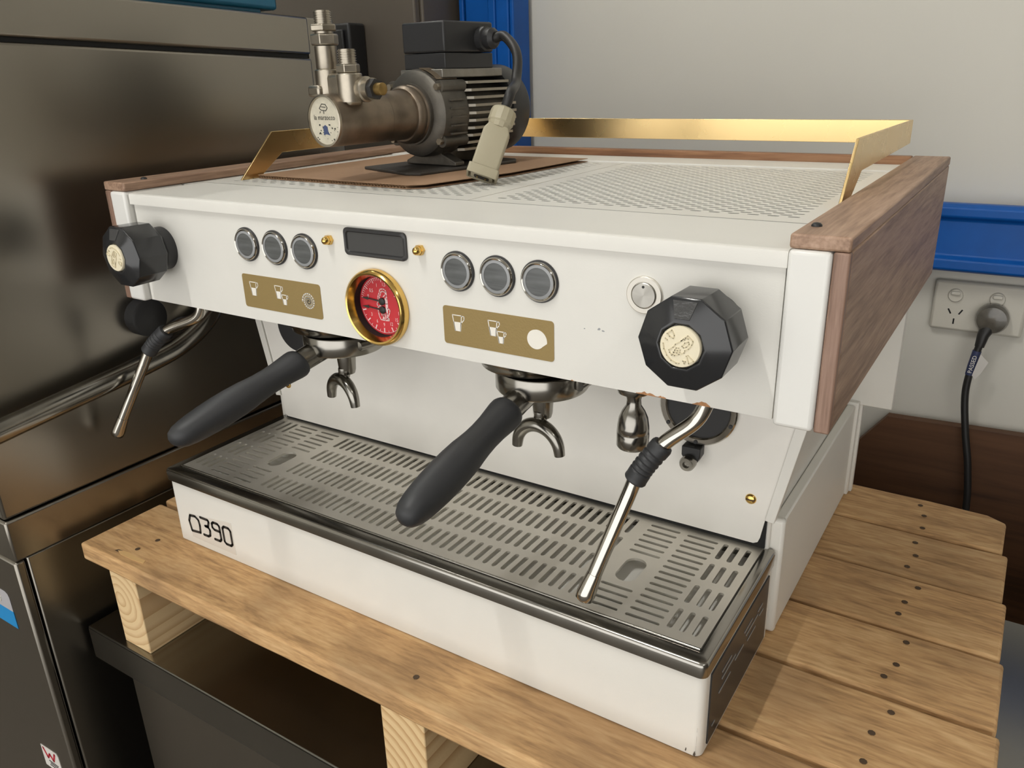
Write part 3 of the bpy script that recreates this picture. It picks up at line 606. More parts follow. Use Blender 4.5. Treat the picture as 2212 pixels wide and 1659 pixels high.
em('walnut_back_rail', MB().box(-0.0012, 0.6212, 0.4365, 0.448, 0.0, 0.1153), M['walnut_x'], bevel=0.0012)
# --- brass gallery rail
gl = MB()
th = 0.0022
def bar(poly, x0): return MB().prism(poly, 'x', x0, x0 + th)
Lp = [(0.1050, 0.1062), (0.1530, 0.1515), (0.4300, 0.1500), (0.4300, 0.1280), (0.1645, 0.1292), (0.1300, 0.1062)]
Rp = [(0.1360, 0.1062), (0.1760, 0.1520), (0.4300, 0.1500), (0.4300, 0.1280), (0.2000, 0.1270), (0.1610, 0.1062)]
em('gallery_side_bar', bar(Lp, 0.030), M['brass_satin'], bevel=0.0004)
em('gallery_side_bar', bar(Rp, 0.6165), M['brass_satin'], bevel=0.0004)
em('gallery_back_bar', MB().box(0.030, 0.6187, 0.4302, 0.4324, 0.1280, 0.1500), M['brass_satin'], bevel=0.0004)
# --- buttons
bx, bz = 0.1575, 0.0690
def button(x, z):
    o = (x, 0, z); ax = (0, -1, 0)
    b = em('brew_button', MB().lathe([(0.0150, 0), (0.0150, 0.0012), (0.0146, 0.0018), (0.0138, 0.0018)], o, ax, 40), M['displayf'], org=o, smooth=30)
    mk('button_bezel', MB().lathe([(0.0140, 0.001), (0.0138, 0.0028), (0.0130, 0.0035), (0.0122, 0.0030), (0.0121, 0.001)], o, ax, 40, caps=(False, False)), M['chrome'], b, smooth=50)
    mk('button_lens_ring', MB().lathe([(0.0122, 0.001), (0.0121, 0.0026), (0.0100, 0.0030), (0.0099, 0.001)], o, ax, 40, caps=(False, False)), M['lensring'], b, smooth=50)
    mk('button_lens', MB().lathe([(0.0100, 0.001), (0.0100, 0.0027), (0.0, 0.0029)], o, ax, 40), M['lens'], b, smooth=40)
    return b
b0 = button(bx, bz)
for x in (0.1927, 0.2281, 0.3859, 0.4208, 0.4557): clone(b0, EM, (x - bx, 0, -0.0006 if x > 0.3 else 0))
# --- brass nuts
n0 = None
for x, z in ((0.2586, 0.0812), (0.3523, 0.0812)):
    nn = em('brass_cap_nut', MB().lathe([(0.0042, 0), (0.0042, 0.0032)], (x, 0, z), (0, -1, 0), 6), M['brass_gloss'], org=(x, 0, z))
    mk('nut_dome', MB().lathe([(0.0034, 0.0030), (0.0034, 0.0050), (0.0028, 0.0068), (0.0016, 0.0080), (0.0, 0.0084)], (x, 0, z), (0, -1, 0), 18), M['brass_gloss'], nn, smooth=60)
# --- display
dx0, dx1, dz0, dz1 = 0.2757, 0.3394, 0.0711, 0.0929
def dring(i, r, y): return [(p[0], y, p[1]) for p in rrect(dx0+i, dx1-i, dz0+i, dz1-i, r, 0, 5)]
ds = em('display', MB().loft([dring(0, 0.004, 0.0), dring(0, 0.004, -0.0018), dring(0.0008, 0.0035, -0.0024), dring(0.0025, 0.003, -0.0022), dring(0.0035, 0.0022, -0.0008)], caps=(True, False)), M['displayf'], smooth=40)
mk('display_screen', MB().loft([dring(0.0034, 0.0022, -0.0002), dring(0.0034, 0.0022, -0.0009)]), M['display'], ds)
# --- pressure gauge
go = (GXC, 0, GZC); ga = (0, -1, 0)
gg = em('pressure_gauge', MB().lathe([(0.0305, 0.0), (0.0312, 0.0008), (0.0312, 0.0045), (0.0304, 0.0068), (0.0288, 0.0080), (0.0274, 0.0076), (0.0252, 0.0030), (0.0247, 0.0018)], go, ga, 64, caps=(False, False)), M['brass_gloss'], org=go, smooth=40, label='polished brass gauge with a red dial')
mk('gauge_wall', MB().lathe([(0.0248, 0.0022), (0.0245, -0.0055)], go, ga, 48, caps=(False, False)), M['dark'], gg, smooth=60)
DY = 0.0045
mk('gauge_dial', MB().lathe([(0.0244, -0.0050), (0.0244, -DY), (0.0, -DY)], go, ga, 48, caps=(True, False)), M['red'], gg, smooth=30)
CX, CZ = 0.3035, 0.0305
pmd = lambda a, b, h: (CX + a, DY - 0.0001 - h, CZ + b)
LION = [[(2, 138), (32, 145), (53, 141), (67, 124), (67, 92), (68, 67), (72, 26), (70, -11), (63, -58), (53, -97)], [(70, -13), (90, -21), (88, -42), (68, -83), (61, -96)], [(-13, -115), (35, -117), (75, -114), (77, -96), (56, -95)], [(-13, -115), (-26, -87), (-33, -54), (-34, -21), (-22, -2), (1, 5)], [(-17, 40), (-35, 25), (-41, 12), (-33, -4), (-11, -5)], [(2, 138), (-6, 112), (-19, 90), (-27, 64), (-26, 51), (-17, 40)], [(14, 124), (6, 101), (-7, 79), (-12, 61)], [(19, 119), (30, 128), (45, 118), (61, 124), (53, 98), (30, 79)], [(27, -67), (9, -112)], [(41, -61), (39, -108)], [(0, -50), (4, -79)], [(56, 77), (62, 24), (58, -60)], [(48, 70), (54, 24), (52, -40)], [(20, -70), (25, -112)], [(60, -105), (72, -105)]]
mk('dial_emblem', MB().strokes([[(a*1e-4, b*1e-4) for a, b in l] for l in LION], 0.00075, pmd, 0.0001), M['pink'], gg)
NUM = [('0', -129, 66), ('0,5', -91, 118), ('1', -29, 167), ('1,5', 46, 181), ('2', 115, 163), ('2,5', 164, 107), ('3', 202, 51), ('18', 190, -41), ('15', 153, -98), ('12', 96, -140), ('9', 19, -155), ('6', -53, -133), ('3', -107, -83)]
nm = MB()
for tx, a, b in NUM: nm.text(tx, 0.0042, pmd, a*1e-4, b*1e-4, 0.0001, sx=0.8)
mk('dial_numerals', nm, M['pink'], gg)
tk = MB(); cxl, czl = GXC - CX, GZC - CZ
def tick(deg, r0, r1, wd):
    c, s_ = math.cos(math.radians(deg)), math.sin(math.radians(deg))
    tk.strokes([[(cxl + r0*c, czl + r0*s_), (cxl + r1*c, czl + r1*s_)]], wd, pmd, 0.0001, dots=False)
for i in range(31): tick(168 - i*5.2, 0.0205 if i % 5 else 0.0192, 0.0226, 0.00035 if i % 5 else 0.0006)
for i in range(13): tick(196 + i*12.2, 0.0208 if i % 2 else 0.0190, 0.0226, 0.00035 if i % 2 else 0.0010)
arc = [[(cxl + 0.0228*math.cos(math.radians(a)), czl + 0.0228*math.sin(math.radians(a))) for a in range(192, 352, 8)], [(cxl + 0.0228*math.cos(math.radians(a)), czl + 0.0228*math.sin(math.radians(a))) for a in range(20, 170, 8)]]
tk.strokes(arc, 0.0003, pmd, 0.0001)
mk('dial_ticks', tk, M['pink'], gg)
for hz, tz in ((0.0041, 0.0052), (-0.0029, -0.0018)):
    nd = MB().lathe([(0.0030, 0), (0.0030, 0.0014), (0.002, 0.002)], (CX + 0.0020, DY - 0.0002, CZ + hz), (0, -1, 0), 20)
    pmn = lambda a, b, h: (CX + a, DY - 0.0012 - h, CZ + b)
    nd.flat([(0.002, hz + 0.0006), (0.002, hz - 0.0006), (-0.0120, tz - 0.0004), (-0.0125, tz - 0.0013), (-0.0195, tz), (-0.0125, tz + 0.0013), (-0.0120, tz + 0.0004)], pmn, 0.0003)
    mk('gauge_needle', nd, M['inkb'], gg, smooth=40)
# --- pictogram labels
def cup(ox, oz, k=1.0, cut=False):
    """outline strokes and the filled half of a glass with a handle"""
    s_ = lambda q: [(ox + a*k, oz + b*k) for a, b in q]
    lines = [s_([(-0.0058, 0.0075), (0.0040, 0.0075)]), s_([(-0.0058, 0.0075), (-0.0034, -0.0066)]), s_([(0.0040, 0.0075), (0.0024, -0.0066)]), s_([(0.0040, 0.0072), (0.0066, 0.0072), (0.0066, 0.0042), (0.0034, 0.0008)])]
    fill = s_([(-0.0050, 0.0014), (0.0034, 0.0014), (0.0024, -0.0068), (-0.0034, -0.0068)])
    return lines, fill
def label_plate(x0, x1, z0, z1, kind):
    cx, cz = (x0 + x1)/2, (z0 + z1)/2
    pl = em('pictogram_label', MB().flat([(cx + a, cz + b) for a, b in rpoly(x1 - x0, z1 - z0, 0.0025)], lambda a, b, h: (a, -h, b), 0.0004), M['goldlab'], org=(cx, 0, cz), label='olive gold label with white cup pictograms')
    pm = lambda a, b, h: (cx + a, -0.00045 - h, cz + b)
    ic = MB()
    for (ox, oz, k) in ((-0.0345, 0.0020, 0.86),):
        l, f = cup(ox, oz, k); ic.strokes(l, 0.0007, pm, 0.0001); ic.flat(f, pm, 0.0001)
    mk('cup_icon', ic, M['ink'], pl)
    ic = MB()
    l, f = cup(-0.0025, 0.0025, 0.80); ic.strokes(l, 0.0007, pm, 0.0001); ic.flat(f, pm, 0.0001)
    l, f = cup(0.0042, -0.0035, 0.62); ic.strokes(l, 0.0007, pm, 0.0001); ic.flat(f, pm, 0.0001)
    mk('double_cup_icon', ic, M['ink'], pl)
    ic = MB()
    if kind == 'spiral':
        sp_ = [(0.0335 + (0.0004 + 0.00032*t)*math.cos(t), -0.001 + (0.0004 + 0.00032*t)*math.sin(t)) for t in [0.35*i for i in range(int(7.2*math.pi/0.35))]]
        ic.strokes([sp_], 0.00105, pm, 0.0001)
    else:
        c = []
        for a in range(-12, 322, 6):
            r = 0.0072 + 0.0022*max(0.0, 1 - (a + 12)/110.0); c.append((0.0335 + r*math.cos(math.radians(a)), -0.0002 + r*math.sin(math.radians(a))))
        ic.flat(c, pm, 0.0001)
    mk('continuous_icon', ic, M['ink'], pl)
label_plate(0.1438, 0.2411, 0.0115, 0.0419, 'spiral'); label_plate(0.3701, 0.4666, 0.0113, 0.0411, 'disc')
# --- power button
po = (0.5336, 0, 0.0682)
pb = em('power_button', MB().lathe([(0.0123, 0), (0.0123, 0.0012), (0.0117, 0.0018), (0.0088, 0.0018), (0.0086, 0.0010)], po, (0, -1, 0), 48), M['steel'], org=po, smooth=30)
mk('button_cap', MB().lathe([(0.0083, 0.0008), (0.0083, 0.0022), (0.0078, 0.0026), (0.0, 0.0026)], po, (0, -1, 0), 40), M['spun'], pb, smooth=30)
mk('button_dot', MB().lathe([(0.0009, 0.0026), (0.0009, 0.0028)], (po[0] - 0.0002, 0, po[2] + 0.0056), (0, -1, 0), 12), M['inkb'], pb)
# --- steam knobs
CAP = [[(-63, -24), (-38, -4), (-25, 15), (8, 39), (20, 52), (45, 75), (77, 46), (71, 25), (53, -3), (32, -15), (29, -29), (-1, -42), (-27, -53), (-44, -53), (-58, -38), (-63, -24)], [(-40, -48), (-32, -34), (-14, -35), (5, -28)], [(-36, -35), (-28, -20), (-11, -22), (6, -15)], [(-28, -20), (-20, -6), (-3, -5)], [(14, 8), (30, 30), (51, 39), (56, 27), (40, 8), (23, 1), (14, 8)], [(8, 41), (29, 49), (33, 60), (50, 56)], [(-100, 12), (-94, -22), (-75, -58), (-47, -85), (-16, -97), (2, -96)], [(-78, 72), (-51, 95), (-34, 65), (-40, 47), (-62, 57), (-78, 72)], [(-88, 42), (-74, 33)], [(42, -44), (58, -89), (87, -71), (51, -40)], [(23, -77), (40, -79), (32, -93), (23, -77)]]
for kx, rot in ((0.0352, 205), (0.5782, 0)):
    ko = (kx, 0, 0.0552); ka = (0, -1, 0)
    kb = em('steam_knob', MB().lathe([(0.0222, 0.0105), (0.0283, 0.0165), (0.0287, 0.0445), (0.0283, 0.0452), (0.0152, 0.0504), (0.0138, 0.0504), (0.0132, 0.0485), (0.0, 0.0485)], ko, ka, 10), M['black_gloss'], org=ko, bevel=0.0004, bseg=2, bm_angle=15, label='faceted black steam knob')
    mk('knob_collar', MB().lathe([(0.0204, 0), (0.0204, 0.0115), (0.0215, 0.0125)], ko, ka, 40), M['blackp'], kb, smooth=30)
    mk('knob_cap', MB().lathe([(0.0122, 0.0484), (0.0122, 0.0508), (0.0117, 0.0514), (0.0, 0.0516)], ko, ka, 36), M['cream'], kb, smooth=40, label='cream cap with an embossed emblem')
    c, s_ = math.cos(math.radians(rot)), math.sin(math.radians(rot))
    pmk = lambda a, b, h, ko=ko, c=c, s_=s_: (ko[0] + a*c - b*s_, -0.0514 - h, ko[2] + a*s_ + b*c)
    mk('cap_emblem', MB().strokes([[(a*1e-4, b*1e-4) for a, b in l] for l in CAP], 0.0006, pmk, 0.0005), M['cream2'], kb)
    # textured grey indicator inlay on the top bevel facet
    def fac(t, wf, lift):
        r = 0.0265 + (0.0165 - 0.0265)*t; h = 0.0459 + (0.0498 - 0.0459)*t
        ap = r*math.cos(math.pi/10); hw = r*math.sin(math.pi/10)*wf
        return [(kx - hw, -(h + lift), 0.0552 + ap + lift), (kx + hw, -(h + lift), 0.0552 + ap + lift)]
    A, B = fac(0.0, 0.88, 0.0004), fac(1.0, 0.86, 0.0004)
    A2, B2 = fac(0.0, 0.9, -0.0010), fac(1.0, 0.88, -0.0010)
    mk('facet_inlay', MB().add(A + B + A2 + B2, [(0, 1, 3, 2), (0, 4, 5, 1), (2, 3, 7, 6), (0, 2, 6, 4), (1, 5, 7, 3)]), M['facet_plastic'], kb)
# --- group heads
for gx in (0.2030, 0.4170):
    gh = em('group_head', MB().lathe([(0.048, 0.030), (0.0480, -0.0015), (0.0470, -0.0060), (0.0440, -0.0085), (0.0432, -0.0120), (0.040, -0.0135), (0.0, -0.0135)], (gx, 0.055, 0.0), n=56), M['chrome_dark'], org=(gx, 0.055, 0), smooth=40)
    mk('group_flange', MB().lathe([(0.0486, -0.0002), (0.0492, -0.001), (0.0492, -0.0025), (0.0484, -0.0034)], (gx, 0.055, 0.0), n=56, caps=(False, False)), M['chrome'], gh, smooth=50)
    mk('group_bolt', MB().lathe([(0.0045, 0.006), (0.0045, -0.004), (0.003, -0.006)], (gx - 0.052, 0.075, 0.0), n=12), M['chrome'], gh, smooth=40)
em('group_bracket', MB().box(0.125, 0.165, 0.060, 0.115, -0.012, 0.008), M['chrome_dark'], bevel=0.004)
# --- hot water outlet
hw = em('hot_water_outlet', MB().lathe([(0.0100, 0.004), (0.0128, -0.0130), (0.0118, -0.0165), (0.0060, -0.0190), (0.0052, -0.0225), (0.0056, -0.0270), (0.0085, -0.0315), (0.0108, -0.0370), (0.0118, -0.0435), (0.0121, -0.0480), (0.0117, -0.0484), (0.0121, -0.0490), (0.0121, -0.0590), (0.0110, -0.0606), (0.0, -0.0608)], (0.5103, 0.040, 0.0), n=40), M['chrome_dark'], org=(0.5103, 0.04, 0), smooth=50)
# --- steam wands
def wand(pts, lab):
    P = [Vector(p) for p in pts]    # mount, knee, grip top, grip bottom, tip shoulder, tip end
    path = bez([P[0], P[1], P[2], P[3]], 8)
    wb = em('steam_wand', MB().tube(path + [P[3] + (P[4] - P[3])*k/6 for k in range(1, 7)], 0.0054, 18), M['chrome'], org=pts[0], smooth=60, label=lab)
    gp = bez([P[2], P[2]*0.5 + P[3]*0.5 + (P[2] - P[1]).normalized()*0.0035, P[3]], 14)
    m_ = len(gp); rr = [0.0081 - (0.0008 if (k % 3 == 0 and 3 < k < m_*0.72) else 0.0) for k in range(m_)]; rr[0] = 0.0074; rr[1] = 0.0080; rr[-1] = 0.0078; rr[-2] = 0.0083; rr[-3] = 0.0083
    mk('wand_grip', MB().tube(gp, rr, 20), M['rubber'], wb, smooth=24)
    d = (P[5] - P[4])
    mk('wand_tip', MB().tube([P[4], P[4] + d*0.02, P[4] + d*0.7, P[4] + d*0.92, P[5]], [0.0057, 0.0057, 0.0071, 0.0066, 0.004], 18), M['chrome'], wb, smooth=50)
wand([(0.5745, 0.022, 0.004), (0.5660, 0.019, -0.0190), (0.5470, 0.0085, -0.0375), (0.5300, 0.001, -0.0660), (0.5120, -0.0235, -0.1350), (0.5065, -0.031, -0.1555)], 'chrome steam wand swung over the drip grate')
wand([(0.0480, 0.022, 0.004), (0.0400, 0.020, -0.0180), (-0.0020, 0.010, -0.0360), (-0.0250, 0.000, -0.0600), (-0.0580, -0.0235, -0.1330), (-0.0675, -0.030, -0.1550)], 'chrome steam wand hanging at the dishwasher side')
# small rust marks along the lower panel edge
pmp = lambda a, b, h: (a, -h, b)
for x, w_, hh in ((0.575, 0.012, 0.004), (0.5375, 0.016, 0.0025), (0.548, 0.006, 0.0018), (0.481, 0.0025, 0.001)):
    q = [(x - w_/2, 0.0)] + [(x - w_/2 + w_*i/8, hh*random.uniform(0.35, 1.0)*math.sin(math.pi*(i+0.5)/9)) for i in range(9)] + [(x + w_/2, 0.0)]
    em('rust_mark', MB().flat(q, pmp, 0.00015), M['rust'])
for x, z, r in ((0.4905, 0.0395, 0.0006), (0.5015, 0.0405, 0.0012), (0.5045, 0.0398, 0.0009)):
    em('paint_chip', MB().flat([(x + r*random.uniform(0.5, 1.6)*math.cos(a), z + r*random.uniform(0.4, 1)*math.sin(a)) for a in [2*math.pi*i/8 for i in range(8)]], pmp, 0.00012), M['lensring'])

# ================================================================== PORTAFILTERS
def portafilter(gx, flare, tip, lab):
    base = (gx, 0.05, -0.0315)
    t = thing('portafilter', lab, 'portafilter', base, 'portafilters locked in the group heads')
    F, Tp = Vector(flare), Vector(tip); d = (Tp - F).normalized()
    mk('basket_ring', MB().lathe([(0.0330, -0.0136), (0.0368, -0.0140), (0.0374, -0.0150), (0.0374, -0.0290), (0.0362, -0.0310), (0.020, -0.0318), (0.0, -0.0318)], (gx, 0.05, 0.0), n=56), M['chrome_dark'], t, smooth=35)
    perp = Vector((-d.y, d.x, 0)).normalized()
    for s in (1, -1):
        c = Vector((gx, 0.05, 0)) + perp*s*0.0385
        mk('locking_lug', MB().tube([(c.x - d.x*0.009, c.y - d.y*0.009, -0.021), (c.x + d.x*0.009, c.y + d.y*0.009, -0.021)], 0.0042, 12), M['chrome_dark'], t, smooth=50)
    st_ = F - d*0.030
    mk('handle_neck', MB().tube([F - d*0.042, F - d*0.02, F + d*0.01], [0.0112, 0.0106, 0.0100], 16), M['chrome_dark'], t, smooth=40)
    prof = [(0.0100, -0.001), (0.0128, 0.0000), (0.0137, 0.0025), (0.0137, 0.0060), (0.0130, 0.0130), (0.0121, 0.0220), (0.0118, 0.0320), (0.0121, 0.0410), (0.0128, 0.0490), (0.0136, 0.0560), (0.0142, 0.0680), (0.0143, 0.0800), (0.0139, 0.0930), (0.0131, 0.1040), (0.0122, 0.1120), (0.0108, 0.1190), (0.0080, 0.1245), (0.0045, 0.1270), (0.0, 0.1275)]
    mk('handle', MB().lathe(prof, F - d*0.003, d, 36), M['rubber'], t, smooth=60)
    mk('spout_neck', MB().lathe([(0.0092, -0.031), (0.0090, -0.040), (0.0080, -0.054), (0.0070, -0.0575), (0.0, -0.058)], (gx, 0.05, 0.0), n=28), M['chrome_dark'], t, smooth=40)
    sp_ = MB(); fo = Vector((gx, 0.05, 0)) + Vector((d.x, d.y, 0)).normalized()*0.008
    arcp = []
    for a, z in ((-0.0205, -0.0845), (-0.0190, -0.0760), (-0.0150, -0.0690), (-0.0085, -0.0640), (0.0, -0.0620), (0.0085, -0.0640), (0.0150, -0.0690), (0.0190, -0.0760), (0.0205, -0.0845)):
        arcp.append(fo + perp*a + Vector((0, 0, z)))
    ap = bez(arcp, 4); m = len(ap)
    sp_.tube(ap, [0.0034 + 0.0026*math.sin(math.pi*(0.12 + 0.76*i/(m-1))) for i in range(m)], 14)
    sp_.lathe([(0.0052, 0.0), (0.0056, -0.008), (0.0040, -0.012)], (fo.x*0.5 + gx*0.5, fo.y*0.5 + 0.025, -0.0515), n=14)
    mk('double_spout', sp_, M['chrome_dark'], t, smooth=60)
portafilter(0.2120, (0.1996, 0.0, -0.0356), (0.173, -0.110, -0.0694), 'portafilter with black handle angled toward the dishwasher')
portafilter(0.4265, (0.4236, 0.0, -0.0369), (0.4202, -0.110, -0.0670), 'portafilter with black handle pointing straight out beside the hot water outlet')

# ================================================================== CARDBOARD, PAD AND PUMP ON TOP
TZ = 0.1062
t = thing('cardboard_sheet', 'brown corrugated cardboard sheet under the pump', 'cardboard', (0.16, 0.25, TZ))
cpoly = [(0.0370, 0.1230), (0.2470, 0.1130), (0.2620, 0.1230), (0.2860, 0.2300), (0.2950, 0.3760), (0.0480, 0.3760)]
mk('sheet', MB().prism(cpoly, 'z', TZ + 0.0003, TZ + 0.0008), M['card'], t)
mk('top_liner', MB().prism(cpoly, 'z', TZ + 0.0034, TZ + 0.0039), M['card'], t)
fl = MB(); n = 52
for i in range(n):
    u = i/n; x = 0.0375 + (0.2465 - 0.0375)*u; y = 0.1232 + (0.1132 - 0.1232)*u; dxx = (0.2465 - 0.0375)/n
    za, zb = TZ + 0.0008, TZ + 0.0034
    fl.add([(x, y, za), (x + dxx*0.5, y, zb), (x + dxx*0.5, y + 0.2, zb), (x, y + 0.2, za)], [(0, 1, 2, 3)])
    fl.add([(x + dxx*0.5, y, zb), (x + dxx, y, za), (x + dxx, y + 0.2, za), (x + dxx*0.5, y + 0.2, zb)], [(0, 1, 2, 3)])
mk('flutes', fl, M['card2'], t)
CT = TZ + 0.0040
pd = mk('rubber_pad', MB().prism([(0.1160, 0.2010), (0.1990, 0.1700), (0.2150, 0.1740), (0.2420, 0.3080), (0.2320, 0.3240), (0.1420, 0.3440)], 'z', CT, CT + 0.003), M['mat'], org=(0.18, 0.25, CT), bevel=0.001)
tag(pd, 'dark flat rubber pad between the cardboard and the pump', 'pad')
# pump: local frame u right, v back, w up; origin under the motor front shield
PB = (0.1800, 0.2150, CT + 0.0035)
PT = thing('rotary_pump', 'grimy aluminium rotary pump and motor standing on the cardboard', 'pump', PB, rotz=-0.105)
def pp(name, mb, mat, par=None, **k):
    return mk(name, mb, mat, par or PT, org=PB, local=True, **k)
AH = 0.166 - PB[2]          # axis height
AX = (0, 0, AH); V = (0, 1, 0)
# motor
pp('front_shield', MB().lathe([(0.030, -0.004), (0.0385, -0.002), (0.0420, 0.001), (0.0432, 0.006), (0.0432, 0.034), (0.0420, 0.036)], AX, V, 44), M['castdark'], smooth=35)
for a in (38, 142, 218, 322):
    c = (0.0425*math.cos(math.radians(a)), 0, AH + 0.0425*math.sin(math.radians(a)))
    lg = pp('bolt_lug', MB().lathe([(0.0062, 0.002), (0.0062, 0.036)], c, V, 14), M['castdark'], smooth=40)
    pp('lug_bolt', MB().lathe([(0.0034, -0.003), (0.0034, 0.0025)], c, V, 6), M['nickel'], lg)
for j in range(5):
    a0 = math.radians(-26 + 11*j)
    pp('shield_rib', MB().box(0.0405, 0.0442, 0.008, 0.030, AH + 0.0432*math.sin(a0) - 0.0008, AH + 0.0432*math.sin(a0) + 0.0008), M['castdark'])
pp('motor_core', MB().lathe([(0.0365, 0.034), (0.0365, 0.108)], AX, V, 40), M['castdark'], smooth=40)
for k in range(10):
    zf = -0.0375 + 0.0074*k
    wf = math.sqrt(max(0.0470**2 - zf*zf, 0.0004)); wb_ = wf - 0.0055
    pp('cooling_fin', MB().prism([(-wb_, 0.0365), (wb_, 0.0365), (wf, 0.0415), (wf, 0.108), (-wf, 0.108), (-wf, 0.0415)], 'z', AH + zf - 0.0013, AH + zf + 0.0013), M['fin'])
pp('top_saddle', MB().box(-0.030, 0.030, 0.012, 0.106, AH + 0.034, AH + 0.0425), M['cast'], bevel=0.001)
pp('fan_cover', MB().lathe([(0.0455, 0.106), (0.0465, 0.109), (0.0465, 0.132), (0.042, 0.139), (0.0, 0.139)], AX, V, 44), M['blackp'], smooth=40)
pp('rating_plate', MB().loft([[(r*math.cos(math.radians(a)), y, AH + r*math.sin(math.radians(a))) for a in range(48, 84, 5)] for (r, y) in ((0.0440, 0.004), (0.0445, 0.004), (0.0445, 0.033), (0.0440, 0.033))], closed=True, caps=(False, False)), M['plate'], label='worn rating plate')
for (v0, v1) in ((0.018, 0.032), (0.070, 0.084)):
    pp('foot', MB().prism([(-0.036, 0), (0.036, 0), (0.036, 0.004), (0.016, 0.012), (0.014, AH - 0.034), (-0.014, AH - 0.034), (-0.016, 0.012), (-0.036, 0.004)], 'y', v0, v1), M['castdark'], bevel=0.001)
# terminal box
bw = (-0.0290, 0.0290, 0.018, 0.092)
tb = pp('terminal_box', MB().box(bw[0], bw[1], bw[2], bw[3], AH + 0.0425, AH + 0.0575), M['blackp'], bevel=0.001)
pp('box_lid', MB().box(bw[0]-0.0006, bw[1]+0.0006, bw[2]-0.0006, bw[3]+0.0006, AH + 0.0580, AH + 0.0872), M['blackp'], tb, bevel=0.002)
gz = AH + 0.0705
gd = pp('cable_gland', MB().lathe([(0.0120, 0.0), (0.0120, 0.007), (0.0100, 0.008), (0.0105, 0.009), (0.0105, 0.016), (0.0070, 0.020)], (bw[1]+0.0006, 0.074, gz), (1, 0, 0), 12), M['blackp'], tb, smooth=30)
# pump head
pp('clamp_ring', MB().lathe([(0.0300, -0.008), (0.0300, -0.003)], AX, V, 36), M['castdark'], smooth=35)
pp('v_band', MB().lathe([(0.0255, -0.020), (0.0275, -0.018), (0.0285, -0.014), (0.0275, -0.010), (0.0285, -0.008)], AX, V, 40), M['nickel2'], smooth=40)
pp('pump_coupling', MB().lathe([(0.0225, -0.052), (0.0225, -0.040), (0.0238, -0.038), (0.0238, -0.018)], AX, V, 40), M['nickel2'], smooth=35)
pp('pump_body', MB().lathe([(0.0228, -0.116), (0.0235, -0.114), (0.0235, -0.052), (0.022, -0.050)], AX, V, 44), M['nickel2'], smooth=35)
fcb = pp('badge_rim', MB().lathe([(0.0228, -0.116), (0.0230, -0.1185), (0.0215, -0.1190), (0.0208, -0.1170)], AX, V, 44, caps=(False, False)), M['nickel'], smooth=50)
pp('badge_disc', MB().lathe([(0.0210, -0.1162), (0.0210, -0.1172), (0.0, -0.1172)], AX, V, 40), M['pumpface'], fcb, smooth=30, label='speckled round badge')
pmb = lambda a, b, h: (a, -0.1173 - h, AH + b)
bt = MB().text('la marzocco', 0.0064, pmb, 0.0, 0.0030, 0.0002, sx=0.95)
bt.strokes([[(-0.006, 0.011), (-0.002, 0.015), (0.003, 0.0145), (0.0055, 0.0115), (0.003, 0.009), (-0.003, 0.0095), (-0.006, 0.011)], [(-0.003, 0.0125), (0.003, 0.012)], [(0, 0.009), (0, 0.0065)], [(-0.005, 0.0085), (-0.0055, 0.007)]], 0.0006, pmb, 0.0002)
for _ in range(26):
    a, r = random.uniform(3.3, 6.1), random.uniform(0.004, 0.019)
    x, y = r*math.cos(a), r*math.sin(a) - 0.001
    rr = random.uniform(0.0003, 0.0010)
    bt.flat([(x + rr*math.cos(k*math.pi/3), y + rr*random.uniform(0.6, 1.3)*math.sin(k*math.pi/3)) for k in range(6)], pmb, 0.0002)
pp('badge_print', bt, M['inkb'], fcb)
pp('badge_blue_mark', MB().flat([(-0.003, -0.005), (0.000, -0.0035), (0.003, -0.005), (0.0035, -0.009), (0.006, -0.0125), (0.001, -0.0115), (-0.003, -0.0125), (-0.0025, -0.009)], pmb, 0.00025), M['blueink'], fcb)
# head block with two ports
pv = -0.096
PTOP = 0.2105 - PB[2]
pp('port_block', MB().box(-0.0215, 0.0215, pv - 0.0085, pv + 0.009, AH + 0.012, PTOP - 0.0035), M['nickel'], bevel=0.004, bseg=3)
pp('side_boss', MB().box(-0.0285, -0.011, pv - 0.0155, pv + 0.006, AH + 0.0205, AH + 0.0310), M['nickel'], bevel=0.003, bseg=3)
for u, h0 in ((-0.0145, 0.0), (0.0145, -0.004)):
    pp('port_boss', MB().lathe([(0.0120, AH + 0.016), (0.0120, PTOP + h0 - 0.001), (0.0112, PTOP + h0)], (u, pv, 0), n=28), M['nickel'], smooth=35)
def threads(u, z0, z1, r, mat, par=None):
    pr_ = []; n = max(4, int((z1 - z0)/0.0019))
    for i in range(n):
        h = z0 + (z1 - z0)*i/n; s_ = (z1 - z0)/n
        pr_ += [(r, h), (r, h + s_*0.45), (r*0.9, h + s_*0.55), (r*0.9, h + s_*0.95)]
    return pp('thread', MB().lathe(pr_ + [(r*0.85, z1), (r*0.6, z1 + 0.0001)], (u, pv, 0), n=24), mat, par, smooth=30)
u = -0.0145
lf = pp('tall_fitting', MB().lathe([(0.0098, PTOP), (0.0102, PTOP + 0.001), (0.0102, PTOP + 0.0200)], (u, pv, 0), n=28), M['nickel'], smooth=40)
pp('hex_nut', MB().lathe([(0.0118, PTOP + 0.0205), (0.0128, PTOP + 0.0215), (0.0128, PTOP + 0.0295), (0.0118, PTOP + 0.0305)], (u, pv, 0), n=6), M['nickel'], lf, bevel=0.0006)
pp('collar', MB().lathe([(0.0085, PTOP + 0.030), (0.0085, PTOP + 0.0330)], (u, pv, 0), n=24), M['nickel'], lf, smooth=40)
